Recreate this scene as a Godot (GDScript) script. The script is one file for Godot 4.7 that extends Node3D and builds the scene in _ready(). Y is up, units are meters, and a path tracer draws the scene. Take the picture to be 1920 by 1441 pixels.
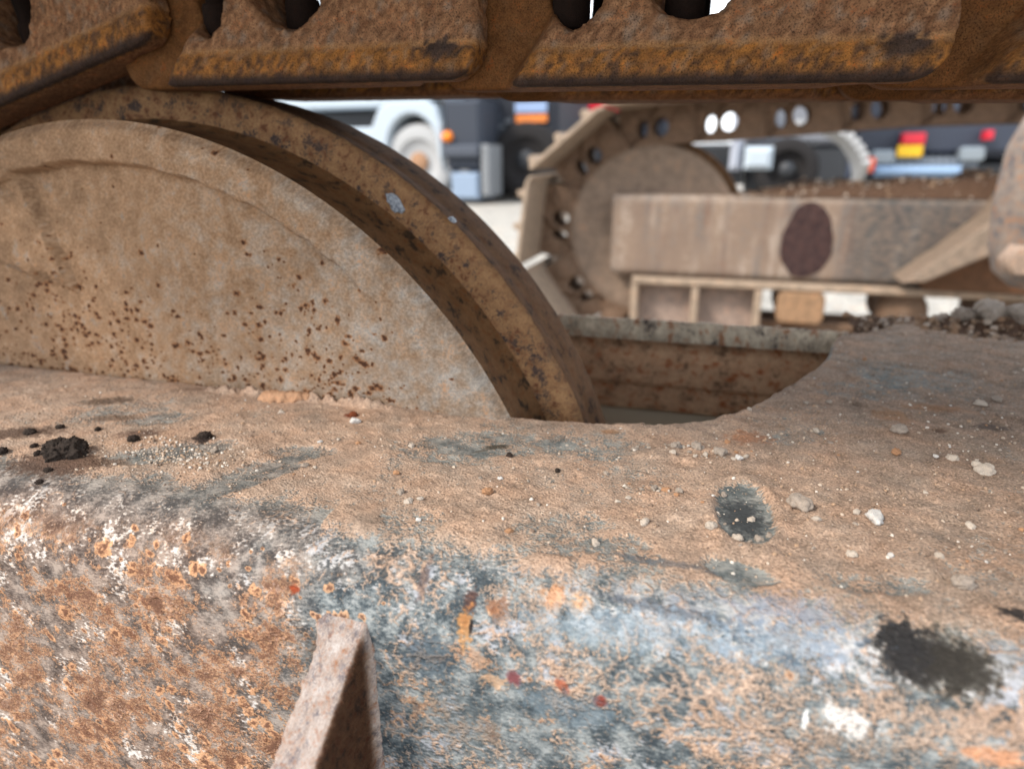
extends Node3D
# Close view over an excavator's track frame towards its idler wheel, with the machine's other track and parked vehicles behind.
# Geometry is laid out round the eye point (0, 0, 0); H is how high the eye stands above the ground.
const H := 0.60
const HV := Vector3(0, H, 0)
const PITCH := 0.3252
const YAW := 0.3067
const ROLL := -0.0084

# the near idler wheel
const IX := -0.301
const IY := -0.223
const IR := 0.240
const FR := 0.258
const Z1 := -0.270
const Z2 := -0.3085
const Z3 := -0.356
const Z4 := -0.394
# the near frame
const TOP := -0.114
const SBEND := 0.355
const RBEND := 0.025
const ZBACK := -0.53
const UX0 := -0.42
const UW := 0.62
const UH := 0.5553
const TW := 2048
const TH := 2048
# the chains
const PITCH_L := 0.1625

var nA: PackedByteArray
var nB: PackedByteArray
var nC: PackedByteArray
var nE: PackedByteArray
var nR: PackedByteArray
var fn := FastNoiseLite.new()
var rng := RandomNumberGenerator.new()
var counts := {}
var low: PackedFloat32Array     # how thick the dust lies on the frame
var M := {}
var link_meshes: Array = []
var link_seed := 0.0
var rocks: Array = []


# ------------------------------------------------------------------ helpers
func sstep(a: float, b: float, x: float) -> float:
	var t := clampf((x - a) / (b - a), 0.0, 1.0)
	return t * t * (3.0 - 2.0 * t)

func smin(a: float, b: float, k: float) -> float:
	var h := maxf(k - absf(a - b), 0.0) / k
	return minf(a, b) - h * h * k * 0.25

func smax(a: float, b: float, k: float) -> float:
	return -smin(-a, -b, k)

func c8(r: float, g: float, b: float) -> Color:
	return Color(r / 255.0, g / 255.0, b / 255.0)

func numbered(n: String) -> String:
	var k: int = counts.get(n, 0)
	counts[n] = k + 1
	return n if k == 0 else "%s_%03d" % [n, k]

func tag(o: Node, label := "", category := "", group := "", kind := "") -> Node:
	if label: o.set_meta("label", label)
	if category: o.set_meta("category", category)
	if group: o.set_meta("group", group)
	if kind: o.set_meta("kind", kind)
	return o

# a thing standing at "at" (eye coordinates); parts are modelled in eye coordinates too and shifted back
func thing(called: String, label: String, category: String, at := Vector3.ZERO, group := "") -> Node3D:
	var o := Node3D.new()
	o.name = numbered(called)
	add_child(o)
	o.position = at + HV
	tag(o, label, category, group)
	return o

func part(parent: Node3D, called: String, mesh: Mesh, m: Material, own_axes := false) -> MeshInstance3D:
	var o := MeshInstance3D.new()
	o.name = called
	o.mesh = mesh
	o.material_override = m
	parent.add_child(o, true)
	if not own_axes and parent.get_parent() == self:
		o.position = HV - parent.position
	return o

func single(called: String, mesh: Mesh, m: Material, at: Vector3, label: String, category: String, group := "", kind := "") -> MeshInstance3D:
	var o := MeshInstance3D.new()
	o.name = numbered(called)
	o.mesh = mesh
	o.material_override = m
	add_child(o)
	o.position = at + HV
	tag(o, label, category, group, kind)
	return o

func noise_bytes(s: int, f: float, oct: int, ridged := false) -> PackedByteArray:
	var n := FastNoiseLite.new()
	n.seed = s
	n.noise_type = FastNoiseLite.TYPE_SIMPLEX_SMOOTH
	n.frequency = f
	n.fractal_octaves = oct
	n.fractal_type = FastNoiseLite.FRACTAL_RIDGED if ridged else FastNoiseLite.FRACTAL_FBM
	n.fractal_gain = 0.55
	return n.get_seamless_image(1024, 1024).get_data()

func arrays_mesh(v: PackedVector3Array, n: PackedVector3Array, idx: PackedInt32Array, uv = null, col = null) -> ArrayMesh:
	var a := []
	a.resize(Mesh.ARRAY_MAX)
	a[Mesh.ARRAY_VERTEX] = v
	a[Mesh.ARRAY_NORMAL] = n
	a[Mesh.ARRAY_INDEX] = idx
	if uv != null: a[Mesh.ARRAY_TEX_UV] = uv
	if col != null: a[Mesh.ARRAY_COLOR] = col
	var m := ArrayMesh.new()
	m.add_surface_from_arrays(Mesh.PRIMITIVE_TRIANGLES, a)
	return m

func smooth_normals(v: PackedVector3Array, idx: PackedInt32Array) -> PackedVector3Array:
	var n := PackedVector3Array()
	n.resize(v.size())
	for k in range(0, idx.size(), 3):
		var a := idx[k]
		var b := idx[k + 1]
		var c := idx[k + 2]
		var f := (v[c] - v[a]).cross(v[b] - v[a])
		n[a] += f
		n[b] += f
		n[c] += f
	for k in n.size():
		n[k] = n[k].normalized()
	return n

# a grid of points with normals from its own faces
func grid(nu: int, nv: int, pos: Callable, uvf: Callable, colf = null) -> ArrayMesh:
	var v := PackedVector3Array()
	var uv := PackedVector2Array()
	var col := PackedColorArray()
	for j in nv + 1:
		for i in nu + 1:
			var a := float(i) / nu
			var b := float(j) / nv
			v.append(pos.call(a, b))
			uv.append(uvf.call(a, b))
			if colf != null: col.append(colf.call(a, b))
	var idx := PackedInt32Array()
	for j in nv:
		for i in nu:
			var k := j * (nu + 1) + i
			idx.append_array([k, k + 1, k + nu + 2, k, k + nu + 2, k + nu + 1])
	return arrays_mesh(v, smooth_normals(v, idx), idx, uv, col if colf != null else null)

# surface nets over a signed distance
func nets(f: Callable, lo: Vector3, hi: Vector3, h: float, colf = null) -> ArrayMesh:
	var nx := int(ceil((hi.x - lo.x) / h)) + 1
	var ny := int(ceil((hi.y - lo.y) / h)) + 1
	var nz := int(ceil((hi.z - lo.z) / h)) + 1
	var sx := 1
	var sy := nx
	var sz := nx * ny
	var val := PackedFloat32Array()
	val.resize(nx * ny * nz)
	var B := 4
	for bz in range(0, nz, B):
		for by in range(0, ny, B):
			for bx in range(0, nx, B):
				var mid := lo + Vector3(bx + 1.5, by + 1.5, bz + 1.5) * h
				var d: float = f.call(mid)
				var far := absf(d) > h * 5.5
				for z in range(bz, mini(bz + B, nz)):
					for y in range(by, mini(by + B, ny)):
						for x in range(bx, mini(bx + B, nx)):
							val[x + y * sy + z * sz] = d if far else f.call(lo + Vector3(x, y, z) * h)
	var v := PackedVector3Array()
	var at := PackedInt32Array()
	at.resize(val.size())
	at.fill(-1)
	var cor := [0, sx, sy, sx + sy, sz, sx + sz, sy + sz, sx + sy + sz]
	var off := [Vector3(0, 0, 0), Vector3(1, 0, 0), Vector3(0, 1, 0), Vector3(1, 1, 0), Vector3(0, 0, 1), Vector3(1, 0, 1), Vector3(0, 1, 1), Vector3(1, 1, 1)]
	var edges := [[0, 1], [2, 3], [4, 5], [6, 7], [0, 2], [1, 3], [4, 6], [5, 7], [0, 4], [1, 5], [2, 6], [3, 7]]
	for z in nz - 1:
		for y in ny - 1:
			for x in nx - 1:
				var k := x + y * sy + z * sz
				var s := 0
				for c in 8:
					if val[k + cor[c]] < 0.0: s += 1
				if s == 0 or s == 8: continue
				var p := Vector3.ZERO
				var n := 0
				for e in edges:
					var a := val[k + cor[e[0]]]
					var b := val[k + cor[e[1]]]
					if (a < 0.0) != (b < 0.0):
						p += off[e[0]].lerp(off[e[1]], a / (a - b))
						n += 1
				at[k] = v.size()
				v.append(lo + (Vector3(x, y, z) + p / n) * h)
	var idx := PackedInt32Array()
	for z in range(1, nz - 1):
		for y in range(1, ny - 1):
			for x in range(1, nx - 1):
				var k := x + y * sy + z * sz
				var inside := val[k] < 0.0
				for ax in 3:
					var st: int = [sx, sy, sz][ax]
					if inside == (val[k + st] < 0.0): continue
					var u: int = [sy, sz, sx][ax]
					var w: int = [sz, sx, sy][ax]
					var q := [at[k], at[k - u], at[k - u - w], at[k - w]]
					if q.has(-1): continue
					if inside: idx.append_array([q[0], q[2], q[1], q[0], q[3], q[2]])
					else: idx.append_array([q[0], q[1], q[2], q[0], q[2], q[3]])
	var col = null
	if colf != null:
		col = PackedColorArray()
		for p in v: col.append(colf.call(p))
	return arrays_mesh(v, smooth_normals(v, idx), idx, null, col)

# an outline in the xy plane pulled along z, its rims bevelled
func prism(outline: PackedVector2Array, z0: float, z1: float, bevel := 0.0) -> ArrayMesh:
	var st := SurfaceTool.new()
	st.begin(Mesh.PRIMITIVE_TRIANGLES)
	st.set_smooth_group(-1)
	var o := outline
	if Geometry2D.is_polygon_clockwise(o):
		o = o.duplicate()
		o.reverse()
	var inner := o
	if bevel > 0.0:
		inner = PackedVector2Array()
		var n := o.size()
		for i in n:
			var e0 := (o[i] - o[(i + n - 1) % n]).normalized()
			var e1 := (o[(i + 1) % n] - o[i]).normalized()
			var m := Vector2(-e0.y - e1.y, e0.x + e1.x)
			m = m.normalized() / maxf(0.35, sqrt(maxf(0.0, (1.0 + e0.dot(e1)) / 2.0)))
			inner.append(o[i] + m * bevel)
	var rings := [[inner, z1], [o, z1 - bevel], [o, z0 + bevel], [inner, z0]]
	if bevel <= 0.0: rings = [[o, z1], [o, z0]]
	for r in rings.size() - 1:
		var a: PackedVector2Array = rings[r][0]
		var b: PackedVector2Array = rings[r + 1][0]
		for i in o.size():
			var j := (i + 1) % o.size()
			var p0 := Vector3(a[i].x, a[i].y, rings[r][1])
			var p1 := Vector3(a[j].x, a[j].y, rings[r][1])
			var p2 := Vector3(b[j].x, b[j].y, rings[r + 1][1])
			var p3 := Vector3(b[i].x, b[i].y, rings[r + 1][1])
			for p in [p0, p1, p2, p0, p2, p3]: st.add_vertex(p)
	var tri := Geometry2D.triangulate_polygon(inner)
	for k in range(0, tri.size(), 3):
		var a := inner[tri[k]]
		var b := inner[tri[k + 1]]
		var c := inner[tri[k + 2]]
		if (b - a).cross(c - a) > 0.0:
			var t := b
			b = c
			c = t
		for p in [a, b, c]: st.add_vertex(Vector3(p.x, p.y, z1))
		for p in [a, c, b]: st.add_vertex(Vector3(p.x, p.y, z0))
	st.generate_normals()
	return st.commit()

func rect2(x0: float, y0: float, x1: float, y1: float) -> PackedVector2Array:
	return PackedVector2Array([Vector2(x0, y0), Vector2(x1, y0), Vector2(x1, y1), Vector2(x0, y1)])

func round2(x0: float, y0: float, x1: float, y1: float, r: float, n := 5) -> PackedVector2Array:
	var o := PackedVector2Array()
	for k in 4:
		var c := Vector2(x1 - r if k in [0, 3] else x0 + r, y1 - r if k < 2 else y0 + r)
		for i in n + 1:
			o.append(c + Vector2.from_angle((k + float(i) / n) * PI / 2) * r)
	return o

func box(x0: float, y0: float, z0: float, x1: float, y1: float, z1: float, bevel := 0.004) -> ArrayMesh:
	return prism(rect2(x0, y0, x1, y1), z0, z1, bevel)

# a profile of (radius, z) turned round an axis along z through (cx, cy)
func lathe(cx: float, cy: float, prof: Array, n: int, wob := 0.0, smooth := true) -> ArrayMesh:
	var st := SurfaceTool.new()
	st.begin(Mesh.PRIMITIVE_TRIANGLES)
	var run := [0.0]
	for j in range(1, prof.size()): run.append(run[j - 1] + prof[j - 1].distance_to(prof[j]))
	for j in prof.size() - 1:
		st.set_smooth_group(j + 1 if not smooth else 1)
		for i in n:
			var q := []
			for d in [[0, 0], [1, 0], [1, 1], [0, 0], [1, 1], [0, 1]]:
				var a = TAU * ((i + d[0]) % n) / n
				var p: Vector2 = prof[j + d[1]]
				var r := p.x + (wob * fn.get_noise_3d(cos(a) * 40.0, sin(a) * 40.0, p.y * 160.0) if wob > 0.0 else 0.0)
				st.set_uv(Vector2(TAU * (i + d[0]) / n * 0.25, run[j + d[1]]) / 0.16)
				st.add_vertex(Vector3(cx + cos(a) * r, cy + sin(a) * r, p.y))
	st.generate_normals()
	return st.commit()

func standard(rough: float, color := Color.WHITE, tex = null, bump = null, depth := 0.0, scale = null, metal := 0.0) -> StandardMaterial3D:
	var m := StandardMaterial3D.new()
	m.albedo_color = color
	m.roughness = rough
	m.metallic = metal
	m.metallic_specular = 0.5 if metal > 0.0 or rough < 0.6 else 0.28
	if tex: m.albedo_texture = tex
	if bump:
		m.heightmap_enabled = true
		m.heightmap_texture = bump
		m.heightmap_scale = depth
	if scale != null:
		m.uv1_triplanar = true
		m.uv1_scale = Vector3.ONE * scale
	return m


# ------------------------------------------------------------------ the frame's surface
func smp(a: PackedByteArray, x: float, y: float) -> float:
	return a[(int(y) & 1023) << 10 | (int(x) & 1023)] / 255.0

# how bare (-) or dusty (+) places are: x, s, rx, rs, turn, strength
const PLACES := [
	[-0.2065, 0.329, 0.026, 0.0085, 0.55, -0.62], [-0.163, 0.336, 0.009, 0.021, -0.5, -0.62], [-0.157, 0.314, 0.014, 0.006, 0.2, -0.45],
	[0.0122, 0.3155, 0.0085, 0.0190, 0.1, -1.1], [0.010, 0.3500, 0.009, 0.0050, -0.3, -0.75], [-0.0916, 0.3516, 0.011, 0.0085, 0.0, -0.33],
	[-0.084, 0.284, 0.03, 0.012, 0.1, -0.30], [-0.045, 0.272, 0.020, 0.016, 0.3, -0.28], [-0.105, 0.297, 0.020, 0.010, -0.2, -0.24],
	[-0.045, 0.345, 0.016, 0.013, 0.5, -0.36], [-0.022, 0.352, 0.010, 0.012, 0.0, -0.4], [0.07, 0.17, 0.022, 0.014, 0.2, -0.30],
	[0.10, 0.14, 0.03, 0.02, 0.0, -0.25], [0.03, 0.245, 0.02, 0.008, 0.4, -0.22], [0.045, 0.345, 0.014, 0.006, 0.1, -0.25],
	[-0.26, 0.295, 0.03, 0.02, 0.2, -0.10], [-0.24, 0.30, 0.014, 0.008, 0.5, -0.30], [-0.15, 0.268, 0.045, 0.008, -0.05, 0.35],
	[0.02, 0.327, 0.03, 0.02, 0.0, 0.25], [0.06, 0.27, 0.06, 0.04, 0.0, 0.12], [-0.12, 0.357, 0.016, 0.008, 0.0, 0.20], [-0.005, 0.276, 0.022, 0.007, 0.1, 0.45]]

func dust_at(x: float, s: float) -> float:
	var u := (x - UX0) / UW * 512.0 - 0.5
	var v := s / UH * 512.0 - 0.5
	var i := clampi(int(floor(u)), 0, 510)
	var j := clampi(int(floor(v)), 0, 510)
	var fu := clampf(u - i, 0.0, 1.0)
	var fv := clampf(v - j, 0.0, 1.0)
	var k := j * 512 + i
	return lerpf(lerpf(low[k], low[k + 1], fu), lerpf(low[k + 512], low[k + 513], fu), fv)

# the slot's near edge: z for x
func slot_z(x: float) -> float:
	var P := [Vector2(-0.9, -0.2775), Vector2(-0.30, -0.2775), Vector2(-0.10, -0.2795), Vector2(-0.0447, -0.2825), Vector2(-0.0244, -0.2875), Vector2(-0.002, -0.301), Vector2(0.014, -0.3196), Vector2(0.0353, -0.3604), Vector2(0.051, -0.396), Vector2(0.061, -0.4266), Vector2(0.0660, -0.4527), Vector2(0.0725, -0.474), Vector2(0.0790, -0.4815)]
	if x >= 0.079: return -0.4815
	for k in P.size() - 1:
		if x <= P[k + 1].x:
			var t: float = (x - P[k].x) / (P[k + 1].x - P[k].x)
			var m0: float = (P[k + 1].y - P[maxi(k - 1, 0)].y) / (P[k + 1].x - P[maxi(k - 1, 0)].x)
			var k2 := mini(k + 2, P.size() - 1)
			var m1: float = (P[k2].y - P[k].y) / (P[k2].x - P[k].x)
			var w: float = P[k + 1].x - P[k].x
			var t2 := t * t
			var t3 := t2 * t
			return (2 * t3 - 3 * t2 + 1) * P[k].y + (t3 - 2 * t2 + t) * w * m0 + (-2 * t3 + 3 * t2) * P[k + 1].y + (t3 - t2) * w * m1
	return ZBACK

func make_low() -> void:
	low.resize(512 * 512)
	for j in 512:
		var s := (j + 0.5) / 512.0 * UH
		for i in 512:
			var x := UX0 + (i + 0.5) / 512.0 * UW
			var d := 0.70 + 0.55 * (smp(nA, i * 1.1, j) - 0.5) + 0.25 * (smp(nB, i, j * 1.2) - 0.5)
			for p in PLACES:
				var dx: float = x - p[0]
				var ds: float = s - p[1]
				if absf(dx) > 0.12 or absf(ds) > 0.08: continue
				var c := cos(p[4])
				var sn := sin(p[4])
				var a: float = (dx * c - ds * sn) / p[2]
				var b: float = (dx * sn + ds * c) / p[3]
				var q := a * a + b * b
				if q < 5.0: d += p[5] * sstep(1.7, 0.55, q + 0.9 * (smp(nB, i * 2, j * 2) - 0.5))
			var edge := s - (slot_z(x) - ZBACK)
			if x < 0.08: d -= 0.5 * sstep(0.0055, 0.0015, edge + 0.004 * (smp(nB, i * 2, j) - 0.5))
			var bend := SBEND - 0.004 + 0.016 * (smp(nA, i * 1.5, 300) - 0.5) + (0.008 if x > -0.12 else -0.004)
			d *= 1.0 - sstep(bend - 0.006, bend + 0.013, s)
			if s > bend: d += 0.36 * sstep(0.42, 0.7, smp(nA, i * 2 + 100, j * 2 + 90)) * sstep(-0.10, -0.06, x)
			low[j * 512 + i] = clampf(d, 0.0, 1.0)

func frame_textures() -> Array:
	var W := TW
	var Hh := TH
	var col := PackedByteArray()
	col.resize(W * Hh * 3)
	var hgt := PackedByteArray()
	hgt.resize(W * Hh)
	var rust := PackedByteArray()   # rust blisters: 0 none, up to 255 in the middle
	rust.resize(W * Hh)
	rng.seed = 5
	for n in 4200:
		var x := rng.randf_range(-0.42, 0.2)
		var s := rng.randf_range(0.35, UH)
		var left := sstep(-0.075, -0.13, x)
		var keep := sstep(0.366, 0.392, s) * lerpf(0.22, 1.0, left)
		var clus := smp(nA, (x - UX0) * 3000.0, s * 3000.0)
		if rng.randf() > keep * sstep(0.36, 0.64, clus) * 1.3: continue
		var r := lerpf(2.2, 11.5, pow(rng.randf(), 2.8)) * lerpf(0.6, 1.0, left)
		if rng.randf() < 0.05: r *= 1.7
		var el := rng.randf_range(0.75, 1.5)
		var ang := rng.randf_range(0.4, 1.3)
		var ci := int((x - UX0) / UW * W)
		var cj := int(s / UH * Hh)
		var R := int(r * 2.2) + 1
		var ca := cos(ang)
		var sa := sin(ang)
		var o1 := rng.randi() & 1023
		for dj in range(-R, R + 1):
			var j := cj + dj
			if j < 0 or j >= Hh: continue
			for di in range(-R, R + 1):
				var i := ci + di
				if i < 0 or i >= W: continue
				var a := (di * ca + dj * sa) / (r * el)
				var b := (-di * sa + dj * ca) * el / r
				var e := sqrt(a * a + b * b) + 0.9 * (nC[((j + o1) & 1023) << 10 | (i & 1023)] / 255.0 - 0.5) + 0.7 * (nB[((j * 2 + o1) & 1023) << 10 | (i * 2 & 1023)] / 255.0 - 0.5)
				if e < 1.0:
					var k := j * W + i
					rust[k] = maxi(rust[k], int(clampf(1.0 - e, 0.0, 1.0) * 215.0 + 40.0))
	for j in Hh:
		var s := (j + 0.5) / Hh * UH
		var tf := sstep(0.352, 0.374, s)
		var zig := 0.006 * (nA[(j & 1023)] / 255.0 - 0.5)
		for i in W:
			var x := UX0 + (i + 0.5) / W * UW
			var k := j * W + i
			var A := nA[(j & 1023) << 10 | ((i * 3 >> 2) & 1023)] / 255.0
			var A2 := nA[((j + 517) & 1023) << 10 | ((i + 211) & 1023)] / 255.0
			var B := nB[(j & 1023) << 10 | (i & 1023)] / 255.0
			var B2 := nB[((j + i / 3 + 411) & 1023) << 10 | ((i - j / 3 + 3100) & 1023)] / 255.0
			var C := nC[(j & 1023) << 10 | (i & 1023)] / 255.0
			var C2 := nC[((j * 2 + 77) & 1023) << 10 | ((i + 333) & 1023)] / 255.0
			var E := nE[(j & 1023) << 10 | (i & 1023)] / 255.0
			var E2 := nE[(((j * 5 + i * 3) >> 3) + 55 & 1023) << 10 | (((i * 5 - j * 3 + 16384) >> 3) + 401 & 1023)] / 255.0
			var R := nR[((j + 60) & 1023) << 10 | ((i + 900) & 1023)] / 255.0
			var left := clampf((-0.085 - x + 0.06 * (A - 0.5)) / 0.06, 0.0, 1.0)
			var left1 := 1.0 - left
			var f1 := 0.38 * A + 0.27 * B2 + 0.21 * C + 0.16 * E2
			var f2 := 0.34 * A2 + 0.29 * B + 0.22 * C2 + 0.17 * (1.0 - E2)
			var f3 := 0.30 * nA[((j * 2 + 800) & 1023) << 10 | ((i * 2 + 100) & 1023)] / 255.0 + 0.30 * (1.0 - B2) + 0.25 * C2 + 0.17 * E
			# bare steel: slate blue on the right, brown mill scale on the left of the front
			var t := clampf((f3 - 0.5) * 4.0 + 0.45, 0.0, 1.0)
			var br := clampf(left * (0.30 + 0.70 * tf) + 0.5 * (A2 - 0.5), 0.0, 1.0)
			var r := lerpf(lerpf(88.0 - 32.0 * tf, 152.0 - 2.0 * tf, t), lerpf(78.0, 164.0, t), br)
			var g := lerpf(lerpf(94.0 - 28.0 * tf, 152.0 + 2.0 * tf, t), lerpf(66.0, 144.0, t), br)
			var b := lerpf(lerpf(94.0 - 22.0 * tf, 146.0 + 6.0 * tf, t), lerpf(60.0, 130.0, t), br)
			# old pale paint, mostly on the bend
			var btop := lerpf(0.3655, 0.3535, sstep(-0.20, 0.05, x))
			var bbot := lerpf(0.3790, 0.3765, sstep(-0.20, 0.05, x))
			var se := s + zig + 0.018 * (B2 - 0.5) + 0.011 * (C - 0.5) + 0.007 * (E2 - 0.5)
			var band := sstep(btop - 0.005, btop + 0.004, se) * sstep(bbot + 0.005, bbot - 0.004, se)
			var S := nA[(j / 2 + i / 3 + 200 & 1023) << 10 | (i * 3 / 2 - j * 3 / 5 + 4096 & 1023)] / 255.0
			var w := f2 + left * (0.30 * (C - 0.5) + 0.22 * (E2 - 0.5)) + lerpf(0.06, 0.20, left) * (S - 0.5) - lerpf(0.575, 0.605, left) + lerpf(0.16 * sstep(-0.08, 0.03, x) + 0.05, 0.06, left) * band
			var pale := clampf(w * 26.0, 0.0, 1.0) * tf * (0.55 + 0.45 * clampf(w * 9.0, 0.0, 1.0))
			var bl := clampf(2.2 * A2 - 0.65 + 1.0 * (B - 0.5), 0.0, 1.0) * (1.0 - 0.8 * left)
			var pk := 0.72 + 0.30 * C + 0.30 * (E2 - 0.5) + 0.10 * B
			r = lerpf(r, lerpf(234.0, 180.0, bl) * pk, pale * 0.92)
			g = lerpf(g, lerpf(224.0, 182.0, bl) * pk, pale * 0.92)
			b = lerpf(b, lerpf(212.0, 190.0, bl) * pk, pale * 0.92)
			# tan crust in curled flakes
			var near := exp(-pow((x - 0.004) / 0.030, 2.0) - pow((s - 0.390) / 0.010, 2.0)) * 0.17 + exp(-pow((x + 0.085) / 0.012, 2.0)) * 0.06 * tf + exp(-pow((x - 0.06) / 0.03, 2.0) - pow((s - 0.381) / 0.0045, 2.0)) * 0.16
			var fl := clampf((0.55 * R + 0.45 * f2 + 0.25 * (A - 0.5) + near - 0.05 * left - 0.615) * 9.0, 0.0, 1.0) * sstep(0.345, 0.368, s)
			var rk := 0.60 + 0.42 * C + 0.40 * (E2 - 0.5) + 0.36 * (R - 0.6)
			var redder := clampf((A2 - 0.42) * 3.0, 0.0, 1.0)
			r = lerpf(r, 212.0 * rk, fl * 0.80)
			g = lerpf(g, (176.0 - 10.0 * redder) * rk, fl * 0.80)
			b = lerpf(b, (150.0 - 18.0 * redder) * rk, fl * 0.80)
			# rust breaking through: bright rims, darker speckled insides, and blisters
			var edge := f1 - lerpf(0.610, 0.530, left) - 0.10 * band * left1 + 0.03 * left * sstep(0.39, 0.45, s)
			var p := rust[k] / 255.0
			var o := maxf(clampf(edge * 40.0, 0.0, 1.0) * sstep(0.366, 0.388, s) * 0.85, clampf((p - 0.12) * 9.0, 0.0, 1.0))
			if o > 0.0:
				var deep := clampf((edge - 0.030) * 14.0 + 3.0 * (C2 - 0.5) + 1.6 * (E2 - 0.5), 0.0, 1.0)
				var core := maxf(clampf((p + 0.5 * (C2 - 0.5) - 0.52) * 4.5, 0.0, 1.0), deep)
				var k2 := 0.78 + 0.30 * C + 0.34 * (E2 - 0.5)
				r = lerpf(r, lerpf(222.0, 122.0, core) * k2, o * 0.86)
				g = lerpf(g, lerpf(164.0, 80.0, core) * k2, o * 0.86)
				b = lerpf(b, lerpf(118.0, 58.0, core) * k2, o * 0.86)
			# dust lying on top
			var u := float(i) / W * 512.0 - 0.5
			var v := float(j) / Hh * 512.0 - 0.5
			var li := clampi(int(u), 0, 510)
			var lj := clampi(int(v), 0, 510)
			var fu := clampf(u - li, 0.0, 1.0)
			var fv := clampf(v - lj, 0.0, 1.0)
			var lk := lj * 512 + li
			var D := lerpf(lerpf(low[lk], low[lk + 1], fu), lerpf(low[lk + 512], low[lk + 513], fu), fv)
			var thin := D + 0.55 * (C - 0.5) + 0.50 * (B2 - 0.5) + 0.60 * (E2 - 0.5) + 0.25 * (R - 0.6)
			var dm := clampf((thin - 0.24) * 4.2, 0.0, 1.0)
			var warm := clampf(A2 * 1.3 - 0.15, 0.0, 1.0)
			var dk := 0.82 + 0.22 * (C2 - 0.2) + 0.52 * (E2 - 0.5) + 0.16 * (E - 0.5) + 0.22 * (B - 0.5) + 0.16 * (A - 0.5) - 0.10 * sstep(0.0, 0.12, x) - 0.16 * clampf((R - 0.72) * 5.0, 0.0, 1.0) * sstep(-0.05, 0.03, x)
			r = lerpf(r, lerpf(188.0, 204.0, warm) * dk, dm * 0.93)
			g = lerpf(g, lerpf(164.0, 166.0, warm) * dk, dm * 0.93)
			b = lerpf(b, lerpf(144.0, 138.0, warm) * dk, dm * 0.93)
			# single pale and dark grains
			if E2 > 0.84 and C > 0.50 and s < 0.37:
				r += 40.0
				g += 42.0
				b += 44.0
			elif E2 < 0.15 and C < 0.5:
				r *= 0.74
				g *= 0.72
				b *= 0.70
			var grey := (r + g + b) / 3.0
			var fade := (0.16 - 0.12 * left) * tf
			r = lerpf(r, grey, fade)
			g = lerpf(g, grey, fade)
			b = lerpf(b, grey, fade)
			col[k * 3] = clampi(int(r), 0, 255)
			col[k * 3 + 1] = clampi(int(g), 0, 255)
			col[k * 3 + 2] = clampi(int(b), 0, 255)
			hgt[k] = clampi(int(60.0 + dm * (44.0 + 60.0 * (E2 - 0.5) + 34.0 * (C - 0.5)) + 36.0 * p + o * 14.0 + pale * 12.0 + fl * (30.0 + 80.0 * (R - 0.5)) + 30.0 * (C2 - 0.5) + 24.0 * (E2 - 0.5) + 10.0 * (E - 0.5)), 0, 255)
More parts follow.
